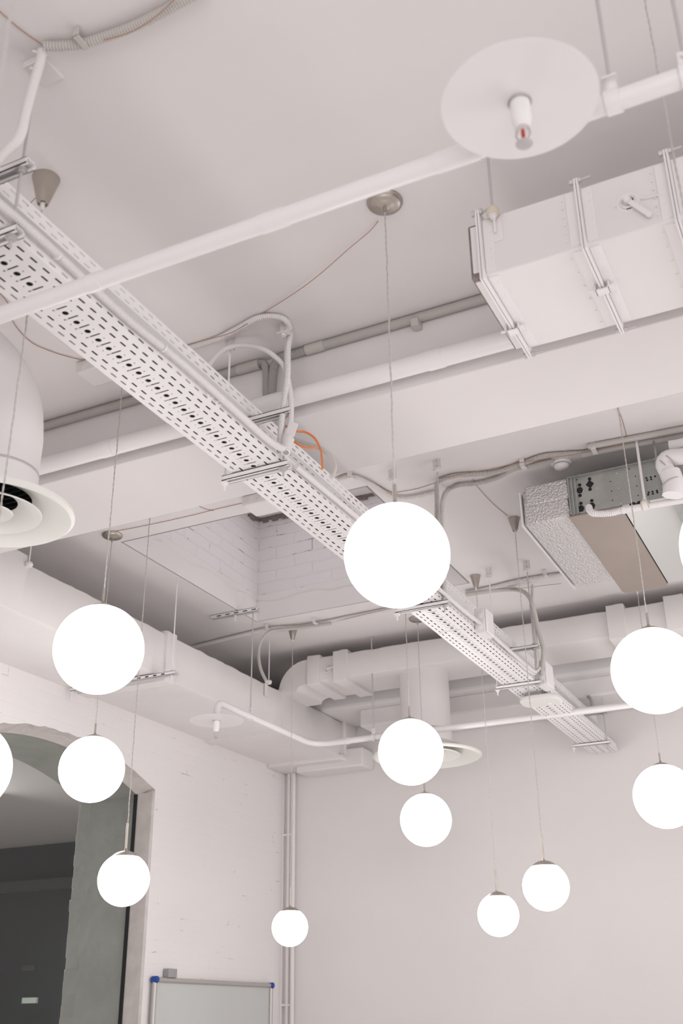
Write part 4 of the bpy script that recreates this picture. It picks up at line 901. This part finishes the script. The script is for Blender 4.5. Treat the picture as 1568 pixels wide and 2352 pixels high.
# ------------------------------------------------------------------ CONDUITS ON THE REAR CEILING
zq = Z2 - .016
cond('pair of grey corrugated conduit, upper strand running right past the smoke detector', [P(1006, 1104, 'z', zq), P(1050, 1092, 'z', zq), P(1130, 1086, 'z', zq), P(1190, 1068, 'z', zq), P(1245, 1048, 'z', zq), P(1290, 1043, 'z', zq), P(1340, 1040, 'z', zq)], .0135, 'flex_grey', pitch=.009)
cond('grey corrugated conduit, lower strand bending down towards the tray behind the middle globe', [P(1270, 1058, 'z', zq), P(1225, 1068, 'z', zq), P(1180, 1078, 'z', zq), P(1140, 1098, 'z', zq), P(1095, 1110, 'z', zq), P(1055, 1114, 'z', zq), P(1030, 1124, 'z', zq), P(1018, 1145, 'y', 4.66), P(1014, 1180, 'y', 4.66), P(1016, 1260, 'y', 4.65), P(1019, 1330, 'y', 4.64), P(1019, 1378, 'y', 4.63)], .0125, 'flex_grey', pitch=.009)
cond('grey corrugated conduit dropping straight down beside the middle globe', [P(1006, 1106, 'z', zq), P(1002, 1115, 'z', zq - .03), P(1003, 1150, 'y', 4.68), P(1003, 1200, 'y', 4.68), P(1010, 1300, 'y', 4.66), P(1013, 1380, 'y', 4.64)], .0115, 'flex_grey', pitch=.009)
cond('smooth grey pipe on the rear ceiling towards the right edge', [P(1335, 1044, 'z', zq - .004), P(1400, 1030, 'z', zq - .004), P(1500, 1012, 'z', zq - .004), P(1600, 994, 'z', zq - .004)], .020, 'grey_plastic', 'pipe')
cond('second smooth grey pipe behind the first on the rear ceiling at the right', [P(1350, 1026, 'z', zq), P(1420, 1013, 'z', zq), P(1500, 998, 'z', zq), P(1600, 979, 'z', zq)], .016, 'flex_grey', 'pipe')
cond('pale corrugated conduit on the rear ceiling right of the tray, before the middle globe', [P(775, 1102, 'z', zq), P(808, 1094, 'z', zq), P(850, 1110, 'z', zq), P(900, 1140, 'z', zq), P(940, 1143, 'z', zq), P(1000, 1130, 'z', zq)], .011, 'flex_white', pitch=.009)
for lab, q in (('small white clip on the conduits left of the smoke detector', (1201, 1068)), ('small white clip on the conduits right of the smoke detector', (1364, 1032)), ('small white clip beside the upper tray under the beam', (806, 1095))): clip(lab, q[0], q[1], Z2, .026, .045)
p = at(1288, 1060, 'z', Z2); t = thing('smoke_detector', 'round white smoke detector on the rear ceiling beside the conduits', 'smoke detector', p)
m = MB(); m.lathe(p, [(0, 0), (.050, 0), (.052, -.012), (.046, -.018), (0, -.018)], 36); m.build('base', M['white'], t)
m = MB(); m.lathe(p, [(0, -.018), (.036, -.018), (.036, -.024), (0, -.024)], 32); m.build('vent_gap', M['grey_plastic'], t)
m = MB(); m.lathe(p, [(0, -.024), (.040, -.024), (.038, -.032), (.028, -.042), (.010, -.046), (0, -.046)], 36); m.build('cover', M['white'], t)
zq2 = Z2 - .018
cond('white corrugated conduit along the rear ceiling above the smallest globe', [P(440, 1487, 'z', zq2), P(500, 1472, 'z', zq2), P(560, 1457, 'z', zq2), P(620, 1444, 'z', zq2), P(700, 1438, 'z', zq2), P(800, 1418, 'z', zq2), P(880, 1402, 'z', zq2), P(940, 1388, 'z', zq2)], .0135, 'flex_white', pitch=.010)
cond('grey cable bending down from the rear ceiling to the wrapped duct', [P(760, 1432, 'z', zq2 - .02), P(700, 1441, 'z', zq2 - .02), P(650, 1446, 'z', zq2 - .02), P(618, 1452, 'y', 6.4), P(600, 1472, 'y', 6.35), P(594, 1500, 'y', 6.3), P(598, 1535, 'y', 6.22), P(612, 1566, 'y', 6.15)], .011, 'flex_grey', 'pipe', name='cable', cat='cable')
cond('white corrugated conduit along the rear ceiling between tray and foil duct', [P(1068, 1362, 'z', zq2), P(1120, 1352, 'z', zq2), P(1180, 1337, 'z', zq2), P(1240, 1326, 'z', zq2), P(1300, 1318, 'z', zq2)], .0145, 'flex_white', pitch=.010)
cond('thick grey hose from the rear ceiling down to the junction box on the tray', [P(1070, 1366, 'z', zq2 - .02), P(1140, 1356, 'z', zq2 - .02), P(1190, 1355, 'z', zq2 - .02), P(1215, 1372, 'y', 6.10), P(1228, 1410, 'y', 6.10), P(1236, 1450, 'y', 6.12), P(1247, 1490, 'y', 6.13), P(1246, 1520, 'y', 6.14), P(1243, 1550, 'y', 6.14)], .0135, 'flex_grey', 'pipe')
cond('thin white hose beside the thick grey one at the far tray hanger', [P(1222, 1345, 'z', zq2), P(1222, 1380, 'y', 6.13), P(1226, 1430, 'y', 6.13), P(1232, 1490, 'y', 6.13), P(1233, 1530, 'y', 6.12), P(1226, 1548, 'y', 6.08), P(1205, 1535, 'y', 5.9), P(1180, 1512, 'y', 5.72), P(1150, 1484, 'y', 5.55)], .0095, 'flex_white', 'pipe', name='cable', cat='cable')
for lab, q in (('small white clip on the ceiling conduit beside the smallest pendant canopy', (615, 1442)), ('small white clip on the ceiling conduit left of the big middle globe', (723, 1428)), ('small white clip on the ceiling conduit left of the foil duct', (1253, 1320))): clip(lab, q[0], q[1], Z2, .024, .042)
cond('thin white cable along the far part of the lower tray side', [V((XS, 3.1, z0 - .01)), V((XS + .002, 3.8, z0)), V((XS - .002, 4.5, z0 + .002)), V((XS, 4.75, z0)), V((XS + .01, 4.95, z0 - .006)), V((XS + .012, 5.06, z0 - .004))], .0105, 'flex_white', 'pipe', name='cable', cat='cable')
cond('white cable along the tray side between the two junction boxes', [V((XS + .004, 5.22, z0)), V((XS, 5.5, z0)), V((XS, 5.9, z0)), V((XS, 6.06, z0 + .01)), V((XS + .01, 6.13, z0 + .05))], .0105, 'flex_white', 'pipe', name='cable', cat='cable')
# junction boxes on the tray
def jbox(label, x0, y0, z0, sx, sy, sz):
    t = thing('junction_box', label, 'junction box', (x0 + sx/2, y0 + sy/2, z0), 'junction boxes')
    MB().box((x0, y0, z0), (x0 + sx, y0 + sy, z0 + sz)).build('housing', M['plastic'], t, bevel=.005)
    MB().box((x0 + sx, y0 + .004, z0 + .004), (x0 + sx + .012, y0 + sy - .004, z0 + sz - .004)).build('cover', M['white'], t, bevel=.004)
    for k_, zz in enumerate((.28, .72)):
        m = MB(); m.lathe((x0 + sx*.5, y0, z0 + sz*zz), [(0, .004), (.012, .004), (.018, .001), (.020, -.001)], 20, (0, -1, 0)); m.build('knockout', M['plastic'], t)
    return t
jbox('white junction box clamped on the tray side, nearer of the two', TXC + TW + .006, 5.06, TZ - .028, .055, .115, .135)
jbox('white junction box clamped on the tray side beside the router', TXC + TW + .006, 6.14, TZ - .02, .05, .16, .15)
# router with green light under the tray
t = thing('wireless_router', 'flat rounded white router with a green light under the far part of the tray', 'router', (TXC + .02, 6.38, TZ - .06))
m = MB(); k = 24; pr = [(TXC + .045 + .125*(abs(math.cos(2*PI*i/k))**.6)*(1 if math.cos(2*PI*i/k) > 0 else -1), 6.40 + .095*(abs(math.sin(2*PI*i/k))**.6)*(1 if math.sin(2*PI*i/k) > 0 else -1), TZ - .058) for i in range(k)]
m.prism(pr, (0, 0, .034)); m.build('housing', M['plastic'], t, bevel=.010)
MB().box((TXC - .03, 6.33, TZ - .026), (TXC + .07, 6.46, TZ - .001)).build('mount', M['grey_box'], t)
p = at(1263, 1617, 'z', TZ - .059); MB().cyl(p, p + V((0, 0, .004)), .0055, seg=12).build('status_light', M['led'], t)
# box lamp under the front ceiling left of the tray, box with knockouts at the recess
p0, p1 = at(196, 862, 'z', Z1 - .03), at(262, 842, 'z', Z1 - .03)
t = thing('junction_box', 'white box on the front ceiling just left of the lower tray', 'junction box', (p0.x, p0.y, Z1), 'junction boxes')
MB().box((p0.x, p0.y - .06, Z1 - .055), (p0.x + .14, p0.y + .06, Z1)).build('housing', M['plastic'], t, bevel=.006)
m = MB(); m.lathe((p0.x + .04, p0.y - .06, Z1 - .028), [(0, .003), (.014, .003), (.018, 0)], 20, (0, -1, 0)); m.build('knockout', M['plastic'], t)
a, b = at(561, 1160, 'z', Z2 - .04), at(622, 1150, 'z', Z2 - .04)
t = thing('junction_box', 'white box with two round knockouts at the near edge of the brick recess', 'junction box', ((a.x + b.x)/2, a.y, Z2), 'junction boxes')
MB().box((a.x, a.y - .03, Z2 - .06), (b.x, a.y + .13, Z2)).build('housing', M['white'], t, bevel=.008)
for dx_ in (.03, .10):
    m = MB(); m.lathe((a.x + dx_, a.y - .03, Z2 - .03), [(0, .002), (.014, .003), (.018, 0)], 20, (0, -1, 0)); m.build('knockout', M['plastic'], t)

# ------------------------------------------------------------------ CORNER PIPES AND WHITEBOARD
def vpipe(lab, name, px, w, y, m='wall', box=True):
    p = at(px, 2050, 'y', y); t = MB()
    if box: t.box((p.x - w/2, y, 0), (p.x + w/2, YB, LZ0 - .03)); 
    else: t.cyl((p.x, y + w/2, 0), (p.x, y + w/2, LZ0 - .03), w/2, seg=14)
    tag(t.build(name, M[m], bevel=.004 if box else 0), lab, 'trunking' if box else 'pipe')
vpipe('flat white cable trunking standing in the room corner', 'cable_trunking', 642, .055, YB - .035, 'white')
vpipe('thin white pipe beside the trunking in the room corner', 'corner_pipe', 659, .03, YB - .045, 'wall', False)
vpipe('white heating pipe right of the corner pipes', 'corner_pipe', 670, .034, YB - .06, 'wall', False)
m = MB()
for z, lab in ((1.0, 'lowest'), (1.75, 'second lowest'), (2.45, 'second highest'), (3.05, 'highest')):
    p = at(655, 2050, 'y', YB - .04); tag(MB().box((p.x - .085, YB - .04, z), (p.x + .05, YB, z + .015)).build('pipe_clip', M['white']), lab + ' narrow white clip on the corner trunking', 'clip', 'corner trunking clips')

xw = XL + .035
a, b = at(356, 2247, 'x', xw), at(622, 2266, 'x', xw); zt2 = (a.z + b.z)/2
wb = thing('whiteboard', 'whiteboard with aluminium frame and blue corners on the left wall', 'whiteboard', (XL, (a.y + b.y)/2, zt2 - 1.1))
MB().box((XL + .012, a.y, zt2 - 1.1), (XL + .028, b.y, zt2)).build('panel', M['board'], wb)
for (p, q) in (((xw, a.y, zt2), (xw, b.y, zt2)), ((xw, a.y, zt2), (xw, a.y, zt2 - 1.1)), ((xw, b.y, zt2), (xw, b.y, zt2 - 1.1)), ((xw, a.y, zt2 - 1.1), (xw, b.y, zt2 - 1.1))):
    MB().cyl(p, q, .016, seg=14).build('frame_rail', M['aluminium'], wb)
for (y, z) in ((a.y, zt2), (b.y, zt2), (a.y, zt2 - 1.1), (b.y, zt2 - 1.1)):
    MB().lathe((xw, y, z), [(0, .026), (.018, .024), (.022, .018), (.022, -.018), (.02, -.022), (0, -.022)], 18, (1, 0, 0)).build('corner_cap', M['blue'], wb)
p = at(392, 2238, 'x', xw); 
tag(MB().box((XL + .005, p.y - .045, zt2 + .016), (XL + .05, p.y + .055, zt2 + .072)).build('board_eraser', M['grey_box'], bevel=.004), 'small grey block standing on top of the whiteboard frame', 'eraser')
